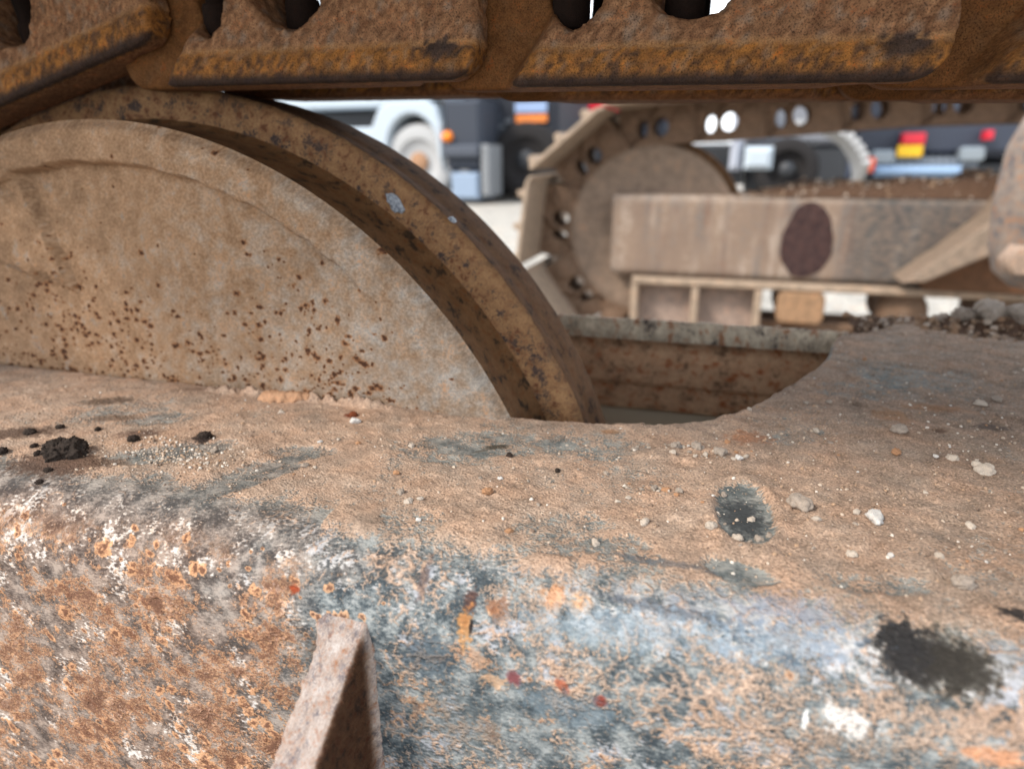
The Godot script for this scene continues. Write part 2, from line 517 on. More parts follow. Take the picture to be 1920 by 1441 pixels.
	# stains with a shape of their own: x, s, rx, rs, turn, colour, strength, raggedness
	for q in [
		[-0.244, 0.3505, 0.021, 0.0105, 0.2, Color(0.34, 0.26, 0.215), 0.86, 0.5], [-0.226, 0.3445, 0.011, 0.0045, 0.4, Color(0.43, 0.34, 0.28), 0.6, 0.6],
		[-0.287, 0.3325, 0.020, 0.007, 0.5, Color(0.32, 0.25, 0.21), 0.75, 0.7], [-0.262, 0.305, 0.013, 0.004, 0.4, Color(0.42, 0.34, 0.28), 0.7, 0.6],
		[-0.283, 0.288, 0.014, 0.005, 0.5, Color(0.36, 0.29, 0.24), 0.75, 0.6], [-0.235, 0.318, 0.010, 0.0045, 0.4, Color(0.37, 0.29, 0.25), 0.75, 0.5],
		[-0.205, 0.3145, 0.0055, 0.0040, 0.6, Color(0.16, 0.13, 0.12), 0.9, 0.6], [-0.158, 0.2735, 0.0034, 0.0026, 0.0, Color(0.42, 0.20, 0.13), 0.95, 0.6],
		[-0.253, 0.262, 0.008, 0.003, 0.3, Color(0.42, 0.33, 0.28), 0.6, 0.6], [-0.084, 0.2865, 0.0058, 0.0027, 0.5, Color(0.27, 0.24, 0.20), 0.85, 0.5],
		[-0.0885, 0.2910, 0.0060, 0.0010, 0.9, Color(0.33, 0.30, 0.26), 0.6, 0.5], [0.0118, 0.3180, 0.0072, 0.0140, 0.1, Color(0.235, 0.245, 0.25), 0.90, 0.5],
		[0.0575, 0.3688, 0.0155, 0.0098, -0.10, Color(0.33, 0.31, 0.27), 0.60, 0.7], [0.0540, 0.3690, 0.0118, 0.0078, -0.10, Color(0.19, 0.18, 0.175), 0.85, 0.7], [0.0520, 0.3700, 0.0085, 0.0050, -0.1, Color(0.15, 0.145, 0.145), 0.7, 0.8], [0.0500, 0.3655, 0.0062, 0.0055, 0.3, Color(0.17, 0.165, 0.165), 0.85, 0.7],
		[0.0620, 0.3700, 0.0085, 0.0068, 0.0, Color(0.20, 0.185, 0.165), 0.8, 0.9], [0.0780, 0.3513, 0.0052, 0.0032, 0.0, Color(0.17, 0.155, 0.15), 0.88, 0.7],
		[0.0380, 0.3873, 0.0058, 0.0038, -0.1, Color(0.86, 0.84, 0.82), 0.85, 1.2], [0.0282, 0.3896, 0.0008, 0.0030, 0.0, Color(0.90, 0.89, 0.87), 0.9, 0.5],
		[-0.0627, 0.3770, 0.0022, 0.0048, 0.0, Color(0.30, 0.20, 0.18), 0.75, 1.5], [-0.0630, 0.3830, 0.0024, 0.0060, 0.0, Color(0.80, 0.54, 0.30), 0.65, 1.6],
		[-0.0610, 0.3832, 0.0007, 0.0024, 0.0, Color(0.14, 0.12, 0.12), 0.9, 0.4], [-0.0539, 0.3767, 0.0034, 0.0032, 0.0, Color(0.52, 0.34, 0.24), 0.65, 1.6],
		[-0.0386, 0.3710, 0.0036, 0.0044, 0.0, Color(0.84, 0.58, 0.40), 0.65, 0.9], [-0.0309, 0.3711, 0.0034, 0.0032, 0.0, Color(0.86, 0.64, 0.46), 0.65, 0.9],
		[-0.0783, 0.3725, 0.0014, 0.0070, 0.0, Color(0.36, 0.31, 0.30), 0.7, 0.7], [-0.0479, 0.3959, 0.0022, 0.0026, 0.0, Color(0.46, 0.25, 0.26), 0.9, 0.6],
		[-0.0335, 0.3949, 0.0020, 0.0034, 0.4, Color(0.62, 0.34, 0.25), 0.85, 0.6], [-0.0230, 0.3975, 0.0020, 0.0022, 0.0, Color(0.52, 0.22, 0.18), 0.9, 0.6],
		[-0.0539, 0.3984, 0.0048, 0.0028, -0.2, Color(0.80, 0.62, 0.47), 0.65, 1.6], [-0.0586, 0.3922, 0.0030, 0.0040, 0.0, Color(0.78, 0.58, 0.44), 0.55, 1.6],
		[-0.0745, 0.3951, 0.0085, 0.0085, 0.0, Color(0.25, 0.30, 0.34), 0.60, 0.9], [-0.0640, 0.4161, 0.0150, 0.0120, 0.0, Color(0.36, 0.39, 0.40), 0.45, 1.0],
		[-0.0312, 0.4020, 0.0160, 0.0060, 0.0, Color(0.40, 0.46, 0.50), 0.55, 1.0], [-0.1133, 0.4046, 0.0055, 0.0085, 0.0, Color(0.27, 0.31, 0.33), 0.55, 1.0],
		[-0.1198, 0.3827, 0.0017, 0.0017, 0.0, Color(0.58, 0.24, 0.13), 0.85, 0.6], [-0.0112, 0.3520, 0.0160, 0.0018, -0.05, Color(0.30, 0.32, 0.35), 0.5, 1.3],
		[-0.0173, 0.3731, 0.0140, 0.0050, 0.1, Color(0.62, 0.66, 0.71), 0.22, 1.6], [0.0000, 0.3660, 0.0200, 0.0050, 0.1, Color(0.52, 0.55, 0.60), 0.25, 1.6], [0.0250, 0.3620, 0.0150, 0.0050, 0.1, Color(0.56, 0.58, 0.66), 0.3, 1.6],
		[0.0695, 0.3887, 0.0080, 0.0022, 0.0, Color(0.82, 0.56, 0.40), 0.7, 0.9],
		[0.1130, 0.2100, 0.0070, 0.0045, 0.0, Color(0.34, 0.29, 0.26), 0.8, 0.7], [0.0910, 0.2200, 0.0035, 0.0020, 0.0, Color(0.37, 0.29, 0.24), 0.8, 0.5],
		[0.0960, 0.1900, 0.0130, 0.0060, 0.0, Color(0.60, 0.42, 0.29), 0.5, 0.7], [0.0760, 0.2060, 0.0095, 0.0080, 0.1, Color(0.62, 0.45, 0.32), 0.45, 0.8],
		[-0.0420, 0.2590, 0.0040, 0.0028, 0.2, Color(0.63, 0.46, 0.33), 0.7, 0.5], [0.0150, 0.2500, 0.0090, 0.0060, 0.5, Color(0.60, 0.38, 0.26), 0.5, 1.0],
		[-0.0070, 0.3690, 0.0220, 0.0020, -0.05, Color(0.30, 0.32, 0.35), 0.6, 1.3], [0.02, 0.372, 0.020, 0.006, 0.1, Color(0.44, 0.51, 0.58), 0.5, 1.2], [-0.018, 0.376, 0.03, 0.006, 0.1, Color(0.54, 0.60, 0.64), 0.5, 1.2]]:
		var R := int(maxf(q[2], q[3]) * 1.7 / UW * W)
		var ci := int((q[0] - UX0) / UW * W)
		var cj := int(q[1] / UH * Hh)
		var ca := cos(q[4])
		var sa := sin(q[4])
		var tint: Color = q[5]
		for dj in range(-R, R + 1):
			for di in range(-R, R + 1):
				var i := ci + di
				var j := cj + dj
				if i < 0 or j < 0 or i >= W or j >= Hh: continue
				var a: float = (di * ca - dj * sa) * UW / W / q[2]
				var b: float = (di * sa + dj * ca) * UH / Hh / q[3]
				var e: float = sqrt(a * a + b * b) + q[7] * (nB[(j * 2 & 1023) << 10 | (i * 2 & 1023)] / 255.0 - 0.5) + 0.5 * (nC[(j & 1023) << 10 | (i & 1023)] / 255.0 - 0.5) + 0.4 * (nE[(j >> 1 & 1023) << 10 | (i >> 1 & 1023)] / 255.0 - 0.5) + (0.8 * (nR[(j & 1023) << 10 | (i & 1023)] / 255.0 - 0.6) if q[7] > 0.75 else 0.0)
				var m: float = sstep(1.2, 0.55, e) * q[6]
				if m <= 0.0: continue
				var k := (j * W + i) * 3
				var sh := 0.82 + 0.36 * nC[(j * 2 & 1023) << 10 | (i & 1023)] / 255.0
				col[k] = clampi(int(lerpf(col[k], tint.r * 255.0 * sh, m)), 0, 255)
				col[k + 1] = clampi(int(lerpf(col[k + 1], tint.g * 255.0 * sh, m)), 0, 255)
				col[k + 2] = clampi(int(lerpf(col[k + 2], tint.b * 255.0 * sh, m)), 0, 255)
	return [ImageTexture.create_from_image(Image.create_from_data(W, Hh, false, Image.FORMAT_RGB8, col)), ImageTexture.create_from_image(Image.create_from_data(W, Hh, false, Image.FORMAT_L8, hgt))]

# the frame's skin: point at x and run s, raised by d
func skin(x: float, s: float, d := 0.0) -> Vector3:
	if s <= SBEND: return Vector3(x, TOP + d, ZBACK + s)
	var a := (s - SBEND) / RBEND
	if a <= PI / 2: return Vector3(x, TOP - RBEND + cos(a) * (RBEND + d), ZBACK + SBEND + sin(a) * (RBEND + d))
	return Vector3(x, TOP - RBEND - (s - SBEND - RBEND * PI / 2), ZBACK + SBEND + RBEND + d)

func relief(x: float, s: float) -> float:
	var d := dust_at(x, s)
	var h := 0.0011 * sstep(0.25, 0.75, d) + 0.0005 * (smp(nA, (x + 1.0) * 900.0, s * 900.0) - 0.5) + 0.0006 * d * (smp(nB, (x + 1.0) * 2400.0, s * 2400.0) - 0.5)
	var cr := 0.6 * smp(nA, (x + 1.0) * 2600.0, s * 2600.0 + 300.0) + 0.4 * smp(nB, (x + 1.0) * 2400.0 + 77.0, s * 2400.0)
	h += 0.0010 * d * sstep(0.51, 0.57, cr) * sstep(-0.16, -0.02, x) * sstep(0.362, 0.35, s)
	h += 0.0006 * d * sstep(0.60, 0.75, smp(nB, (x + 1.0) * 4200.0, s * 4200.0 + 55.0))
	var e := s - (slot_z(x) - ZBACK)
	# dust caked along the slot
	h += 0.0034 * exp(-pow((e - 0.0085) / 0.0026, 2.0)) * sstep(-0.26, -0.225, x) * sstep(-0.135, -0.155, x) * maxf(0.0, 2.6 * smp(nB, (x + 1.0) * 3600.0, s * 3600.0) - 0.7)
	# raised dust round the bare hollow
	var q := sqrt(pow((x - 0.0120) / 0.0090, 2.0) + pow((s - 0.3165) / 0.0185, 2.0))
	h += 0.0011 * exp(-pow((q - 1.25) / 0.28, 2.0)) * (0.2 + 1.4 * smp(nB, (x + 1.0) * 3000.0, s * 3000.0))
	h += 0.0010 * exp(-pow((x + 0.005) / 0.02, 2.0) - pow((s - 0.276) / 0.006, 2.0)) * smp(nB, (x + 1.0) * 3500.0, s * 3500.0) * 2.0
	if e < 0.004 and x < 0.079 and s > 0.0: h -= 0.0012 * pow(1.0 - clampf(e / 0.004, 0.0, 1.0), 2.0)
	return h

func uv_frame(x: float, s: float) -> Vector2:
	return Vector2((x - UX0) / UW, s / UH)

func build_frame() -> void:
	make_low()
	var tx := frame_textures()
	var m := standard(0.93, Color(0.90, 0.90, 0.90), tx[0], tx[1], 0.16)
	M.frame = m
	var f := thing("undercarriage_beam", "rusty dust covered steel track frame with a rounded slot, in the foreground", "track frame", Vector3(-0.15, -0.45, -0.33))
	# the bent plate: top with the slot cut out, bend and front
	var xs := PackedFloat32Array()
	var x := -0.62
	while x < 0.36:
		xs.append(x)
		x += 0.0012 if x > -0.34 and x < 0.052 else (0.0008 if x >= 0.052 and x < 0.079 else (0.0016 if x < 0.19 and x > 0.0 else 0.004))
	var nv := 360
	var v := PackedVector3Array()
	var uv := PackedVector2Array()
	for j in nv + 1:
		for xx in xs:
			var s0 := slot_z(xx) - ZBACK
			var s := s0 + (UH - s0) * pow(float(j) / nv, 1.0)
			v.append(skin(xx, s, relief(xx, s)))
			uv.append(uv_frame(xx, s))
	var idx := PackedInt32Array()
	var n := xs.size()
	for j in nv:
		for i in n - 1:
			var k := j * n + i
			idx.append_array([k, k + 1, k + n + 1, k, k + n + 1, k + n])
	part(f, "bent_plate", arrays_mesh(v, smooth_normals(v, idx), idx, uv), m)
	part(f, "bent_plate", grid(140, 24, func(a, b):
		var xx := lerpf(0.079, 0.36, a)
		var ss := lerpf((-0.4815 - ZBACK) * sstep(0.135, 0.079, xx), -0.4815 - ZBACK, b)
		return skin(xx, ss, relief(xx, ss)), func(a, b): return uv_frame(lerpf(0.079, 0.36, a), lerpf(0.0, -0.4815 - ZBACK, b))), m)
	# the cut edge of the slot
	var ev := PackedVector3Array()
	var euv := PackedVector2Array()
	var en := 0
	for xx in xs:
		if xx > 0.0786 or xx < -0.6: continue
		en += 1
		var z := slot_z(xx)
		for q in 4:
			ev.append(Vector3(xx, TOP + relief(xx, z - ZBACK) - [0.0, 0.0006, 0.006, 0.013][q], z - [0.0, 0.0006, 0.0008, 0.0004][q]))
			euv.append(uv_frame(xx, z - ZBACK + [0.0, 0.001, 0.007, 0.014][q]))
	idx = PackedInt32Array()
	for i in en - 1:
		for q in 3:
			var k := i * 4 + q
			idx.append_array([k, k + 1, k + 5, k, k + 5, k + 4])
	part(f, "slot_edge", arrays_mesh(ev, smooth_normals(ev, idx), idx, euv), m)
	# the strip behind the slot and its thick cut edge
	var strip := grid(260, 14, func(a, b):
		var xx := lerpf(-0.62, 0.0792, a)
		var w := 0.0006 * fn.get_noise_2d(xx * 120.0, b * 6.0) + 0.0009 * fn.get_noise_2d(xx * 60.0, 9.0)
		if b < 0.5:
			var t: float = b / 0.5
			return Vector3(xx, TOP + 0.001 + w - (1.0 - t) * (1.0 - t) * 0.006, lerpf(-0.497, -0.4822, t))
		var t2: float = (b - 0.5) / 0.5
		return Vector3(xx, TOP + 0.001 - 0.0148 * t2 + w * (1.0 - t2), -0.4815 + 0.0012 * sin(t2 * PI) + w),
		func(a, b): return Vector2(a * 3.0, b * 0.09))
	M.edge = standard(0.8, Color(0.97, 0.97, 0.97), tex_mottle(31, c8(146, 134, 118), c8(216, 200, 176), c8(140, 92, 64), c8(60, 52, 50), 1024), null)
	part(f, "rear_strip", strip, M.edge)
	# the web behind it, with a ledge half way down
	var web := grid(200, 60, func(a, b):
		var xx := lerpf(-0.40, 0.2, a)
		var yy := lerpf(-0.122, -0.188, b)
		var zz := -0.5055 + 0.0045 * sstep(-0.148, -0.152, yy) - 0.003 * sstep(-0.166, -0.170, yy) + 0.0007 * fn.get_noise_2d(xx * 700.0, yy * 700.0)
		return Vector3(xx, yy, zz), func(a, b): return Vector2(a * 2.2, b * 0.30))
	part(f, "rear_web", web, standard(0.8, Color(0.88, 0.78, 0.72), tex_mottle(37, c8(196, 174, 148), c8(236, 218, 190), c8(166, 104, 68), c8(116, 100, 86), 1024), null))
	part(f, "lower_flange", box(-0.6, -0.222, -0.55, 0.35, -0.207, -0.478, 0.002), M.edge)
	part(f, "bottom_plate", box(-0.6, -0.30, -0.52, 0.35, -0.285, -0.16, 0.002), M.dirt)
	part(f, "slot_end_wall", box(0.0835, -0.285, -0.50, 0.095, -0.128, -0.17, 0.002), M.edge)
	part(f, "far_side", box(-0.6, -0.285, -0.525, 0.36, -0.128, -0.512, 0.002), M.edge)
	# the gusset: a rib standing on the front, with its weld
	var rib := nets(gusset_sdf, Vector3(-0.128, -0.26, -0.160), Vector3(-0.074, -0.120, -0.045), 0.0012, func(p: Vector3): return c8(255, 255, 255).lerp(c8(112, 84, 62), sstep(-0.0952, -0.0940, p.x) * sstep(-0.1500, -0.1440, p.z)))  # right face tinted dark brown: its shade is put into the vertex colour
	var rm := standard(0.75, Color(0.84, 0.84, 0.86), tex_mottle(53, c8(150, 126, 108), c8(214, 206, 196), c8(150, 98, 66), c8(96, 94, 102), 1024), tex_bump(3), 0.05, 11.0)
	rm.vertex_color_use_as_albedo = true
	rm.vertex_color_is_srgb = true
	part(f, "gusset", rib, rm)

func gusset_sdf(p: Vector3) -> float:
	var nse := 0.0007 * fn.get_noise_3d(p.x * 420.0, p.y * 420.0, p.z * 420.0) + 0.0003 * fn.get_noise_3d(p.x * 1500.0, p.y * 1500.0, p.z * 1500.0)
	# plate: x -0.108 .. -0.093, under the sloping line from (y -0.133, z -0.150)
	var dx := absf(p.x + 0.1005) - 0.0072
	var line := (p.y + 0.1335) * 0.795 + (p.z + 0.150) * 0.607
	var curve := 0.004 * exp(-pow((p.z + 0.150) / 0.008, 2.0))
	var d := smax(smax(dx, line, 0.0012), -0.156 - p.z, 0.002)
	# fillet weld along the foot
	var q := Vector2(absf(p.x + 0.1005) - 0.0072, p.z + 0.150)
	var wl := q.length() - (0.0032 if p.x < -0.1005 else 0.0014) - 0.0003 * sin(p.y * 1100.0)
	wl = smax(wl, p.y + (0.1335 if p.x < -0.1005 else 0.138), 0.003)
	return smin(d, wl, 0.0025) + nse


# ------------------------------------------------------------------ textures for the other steel
func tex_mottle(s: int, c0: Color, c1: Color, rust: Color, dark: Color, size := 1024, stretch := 1) -> ImageTexture:
	var d := PackedByteArray()
	d.resize(size * size * 3)
	var k := 0
	var st := 1024 / size
	for j in size:
		for i in size:
			var y := j * st
			var x := i * st
			var A := nA[((y + s * 37) & 1023) << 10 | ((x + s * 91) & 1023)] / 255.0
			var B := nB[((y * stretch + s * 17) & 1023) << 10 | ((x + s * 51) & 1023)] / 255.0
			var C := nC[((y * stretch + s * 3) & 1023) << 10 | ((x + s * 7) & 1023)] / 255.0
			var E := nE[((y + s) & 1023) << 10 | ((x + s) & 1023)] / 255.0
			var R := nR[((y + s * 13) & 1023) << 10 | ((x + s * 29) & 1023)] / 255.0
			var t := clampf(0.8 * A + 0.7 * B + 0.4 * C - 0.45, 0.0, 1.0)
			var c := c0.lerp(c1, t)
			var A3 := nA[((y * 2 + s * 57 + 300) & 1023) << 10 | ((x * 2 + s * 23) & 1023)] / 255.0
			c = c.lerp(rust, clampf((0.40 * B + 0.40 * C + 0.75 * A3 - 0.88) * 5.0, 0.0, 0.9))
			c = c.lerp(dark, clampf((0.44 - 0.62 * (A3 - 0.5) - 0.8 * (A - 0.5) - 0.30 * R - 0.35 * (C - 0.5) - 0.38) * 4.0, 0.0, 0.85))
			var g := 0.86 + 0.22 * C + 0.22 * (E - 0.5)
			d[k] = clampi(int(c.r * 255.0 * g), 0, 255)
			d[k + 1] = clampi(int(c.g * 255.0 * g), 0, 255)
			d[k + 2] = clampi(int(c.b * 255.0 * g), 0, 255)
			k += 3
	return ImageTexture.create_from_image(Image.create_from_data(size, size, false, Image.FORMAT_RGB8, d))

func tex_bump(s: int) -> ImageTexture:
	var d := PackedByteArray()
	d.resize(512 * 512)
	for j in 512:
		for i in 512:
			var k := (j * 2 + s * 71 & 1023) << 10 | (i * 2 + s * 31 & 1023)
			d[j * 512 + i] = clampi(int(0.45 * nB[k] + 0.4 * nC[k] + 0.15 * nE[k]), 0, 255)
	return ImageTexture.create_from_image(Image.create_from_data(512, 512, false, Image.FORMAT_L8, d))

# neutral grain that vertex colours tint
func tex_grain() -> ImageTexture:
	var d := PackedByteArray()
	d.resize(1024 * 1024 * 3)
	var k := 0
	for n in 1024 * 1024:
		var j := n >> 10
		var i := n & 1023
		var B := nB[n] / 255.0
		var C := nC[((j + 300) & 1023) << 10 | i] / 255.0
		var E := nE[n] / 255.0
		var A := nA[n] / 255.0
		var R := nR[n] / 255.0
		var g := 0.80 + 0.26 * (C - 0.5) + 0.22 * (E - 0.5) + 0.13 * (B - 0.5) + 0.22 * (A - 0.5)
		var rd := clampf((0.5 * B + 0.5 * C + 0.6 * A - 1.0) * 4.0, 0.0, 1.0)
		var dk := clampf((0.34 - C * 0.6 - R * 0.2) * 6.0, 0.0, 1.0)
		g *= 1.0 - 0.4 * dk
		d[k] = clampi(int(255.0 * g * (1.0 + 0.04 * rd)), 0, 255)
		d[k + 1] = clampi(int(255.0 * g * (1.0 - 0.16 * rd)), 0, 255)
		d[k + 2] = clampi(int(255.0 * g * (1.0 - 0.30 * rd)), 0, 255)
		k += 3
	return ImageTexture.create_from_image(Image.create_from_data(1024, 1024, false, Image.FORMAT_RGB8, d))


# ------------------------------------------------------------------ the near idler wheel
const DX0 := -0.12
const DW := 0.38
const DY0 := 0.03
const DH := 0.22

func disc_textures() -> Array:
	var W := 1536
	var Hh := 1024
	var col := PackedByteArray()
	col.resize(W * Hh * 3)
	var hgt := PackedByteArray()
	hgt.resize(W * Hh)
	var spot := PackedByteArray()
	spot.resize(W * Hh)
	rng.seed = 12
	for n in 9000:
		var x := rng.randf_range(DX0, DX0 + DW)
		var y := rng.randf_range(DY0, DY0 + DH)
		var dens := sstep(0.180, 0.10, y + 0.02 * sin(x * 40.0)) * (0.45 + 0.6 * sstep(0.2, 0.02, x)) * sstep(0.225, 0.20, sqrt(x * x + y * y)) + 0.02
		if rng.randf() > dens * sstep(0.12, 0.62, smp(nA, x * 3200.0, y * 3200.0)) * 1.0: continue
		var r := lerpf(2.2, 8.0, pow(rng.randf(), 2.6))
		var ci := int((x - DX0) / DW * W)
		var cj := int((1.0 - (y - DY0) / DH) * Hh)
		var R := int(r * 2.0) + 1
		var el := rng.randf_range(0.8, 1.3)
		var dark := rng.randf_range(0.7, 1.0)
		for dj in range(-R, R + 1):
			for di in range(-R, R + 1):
				var i := ci + di
				var j := cj + dj
				if i < 0 or j < 0 or i >= W or j >= Hh: continue
				var e := sqrt(di * di / (el * el) + dj * dj * el * el) / r + 1.2 * (nC[((j + n * 7) & 1023) << 10 | (i & 1023)] / 255.0 - 0.5)
				if e < 1.15: spot[j * W + i] = maxi(spot[j * W + i], int(clampf(1.3 - e, 0.0, 1.0) * 255.0 * dark))
	for j in Hh:
		var y := DY0 + (1.0 - (j + 0.5) / Hh) * DH
		for i in W:
			var x := DX0 + (i + 0.5) / W * DW
			var k := j * W + i
			var A := nA[(j & 1023) << 10 | (i & 1023)] / 255.0
			var A2 := nA[((j + 300) & 1023) << 10 | ((i * 2 + 411) & 1023)] / 255.0
			var B := nB[((j + i / 2) & 1023) << 10 | ((i - j / 3 + 1024) & 1023)] / 255.0
			var C := nC[(j & 1023) << 10 | (i & 1023)] / 255.0
			var E := nE[(j & 1023) << 10 | (i & 1023)] / 255.0
			var rr := sqrt(x * x + y * y)
			# grey steel low on the right, warm dust high on the left
			var cool := clampf(0.40 + 3.4 * (x - 0.09) - 2.0 * (y - 0.12) + 0.9 * (A - 0.5) + 0.7 * (B - 0.5), 0.0, 1.0)
			cool = maxf(cool, 0.7 * clampf((A2 * 0.9 + B * 0.5 - 0.88) * 5.0, 0.0, 1.0))
			var rim := sstep(0.208, 0.218, rr)
			cool *= 1.0 - 0.45 * rim * sstep(0.1, 0.0, x)
			var E2 := nE[(((j * 5 + i * 3) >> 3) + 120 & 1023) << 10 | (((i * 5 - j * 3 + 16384) >> 3) + 333 & 1023)] / 255.0
			var t := clampf(0.5 + 0.8 * (C - 0.5) + 0.35 * (B - 0.5) + 0.80 * (E2 - 0.5), 0.0, 1.0)
			var r := lerpf(lerpf(145.0, 214.0, t), lerpf(122.0, 194.0, t), cool)
			var g := lerpf(lerpf(112.0, 178.0, t), lerpf(118.0, 185.0, t), cool)
			var b := lerpf(lerpf(86.0, 146.0, t), lerpf(115.0, 178.0, t), cool)
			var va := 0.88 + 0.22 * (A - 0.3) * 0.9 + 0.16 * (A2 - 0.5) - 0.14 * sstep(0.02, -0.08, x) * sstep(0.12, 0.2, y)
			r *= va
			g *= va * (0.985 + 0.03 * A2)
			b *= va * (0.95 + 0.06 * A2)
			var o := clampf((A2 * 0.6 + C * 0.5 + E * 0.2 - 0.80) * 3.0, 0.0, 0.55)
			r = lerpf(r, 178.0, o)
			g = lerpf(g, 128.0, o)
			b = lerpf(b, 90.0, o)
			var p := spot[k] / 255.0
			if p > 0.0:
				var core := clampf((p - 0.35) * 3.0, 0.0, 1.0)
				var halo := clampf(p * 2.4, 0.0, 1.0)
				r = lerpf(r, lerpf(150.0, 66.0, core), halo * 0.92)
				g = lerpf(g, lerpf(104.0, 42.0, core), halo * 0.92)
				b = lerpf(b, lerpf(70.0, 29.0, core), halo * 0.92)
			col[k * 3] = clampi(int(r), 0, 255)
			col[k * 3 + 1] = clampi(int(g), 0, 255)
			col[k * 3 + 2] = clampi(int(b), 0, 255)
			hgt[k] = clampi(int(128.0 + 70.0 * (C - 0.5) + 60.0 * (B - 0.5) + 20.0 * (E - 0.5) - 60.0 * p), 0, 255)
	return [ImageTexture.create_from_image(Image.create_from_data(W, Hh, false, Image.FORMAT_RGB8, col)), ImageTexture.create_from_image(Image.create_from_data(W, Hh, false, Image.FORMAT_L8, hgt))]

func disc_z(lx: float, ly: float) -> float:
	var r := sqrt(lx * lx + ly * ly)
	var a := atan2(ly, lx)
	var wob := 0.0016 * fn.get_noise_2d(cos(a) * 14.0, sin(a) * 14.0)
	var rec := 0.0085 * sstep(0.78, 1.0, a)
	var z := -rec * sstep(0.2210 + wob, 0.2192 + wob, r) - 0.0025 * (1.0 - sstep(0.2, 0.224, r)) * (1.0 - sstep(0.62, 0.95, a))
	z -= 0.0045 * pow(sstep(0.2335, IR, r), 2.0)
	# a welded pad on the left of the face
	var pad := sstep(-0.0445, -0.0472, lx - 0.35 * (0.20 - ly) + 0.004 * fn.get_noise_2d(lx * 500.0, ly * 500.0)) * sstep(0.163, 0.167, ly + 0.25 * (lx + 0.06) + 0.006 * fn.get_noise_2d(ly * 400.0, lx * 400.0))
	if r < 0.2215: z += 0.0050 * pad
	z += 0.0005 * fn.get_noise_2d(lx * 320.0, ly * 320.0) * (1.0 if r < 0.23 else 0.3)
	return z

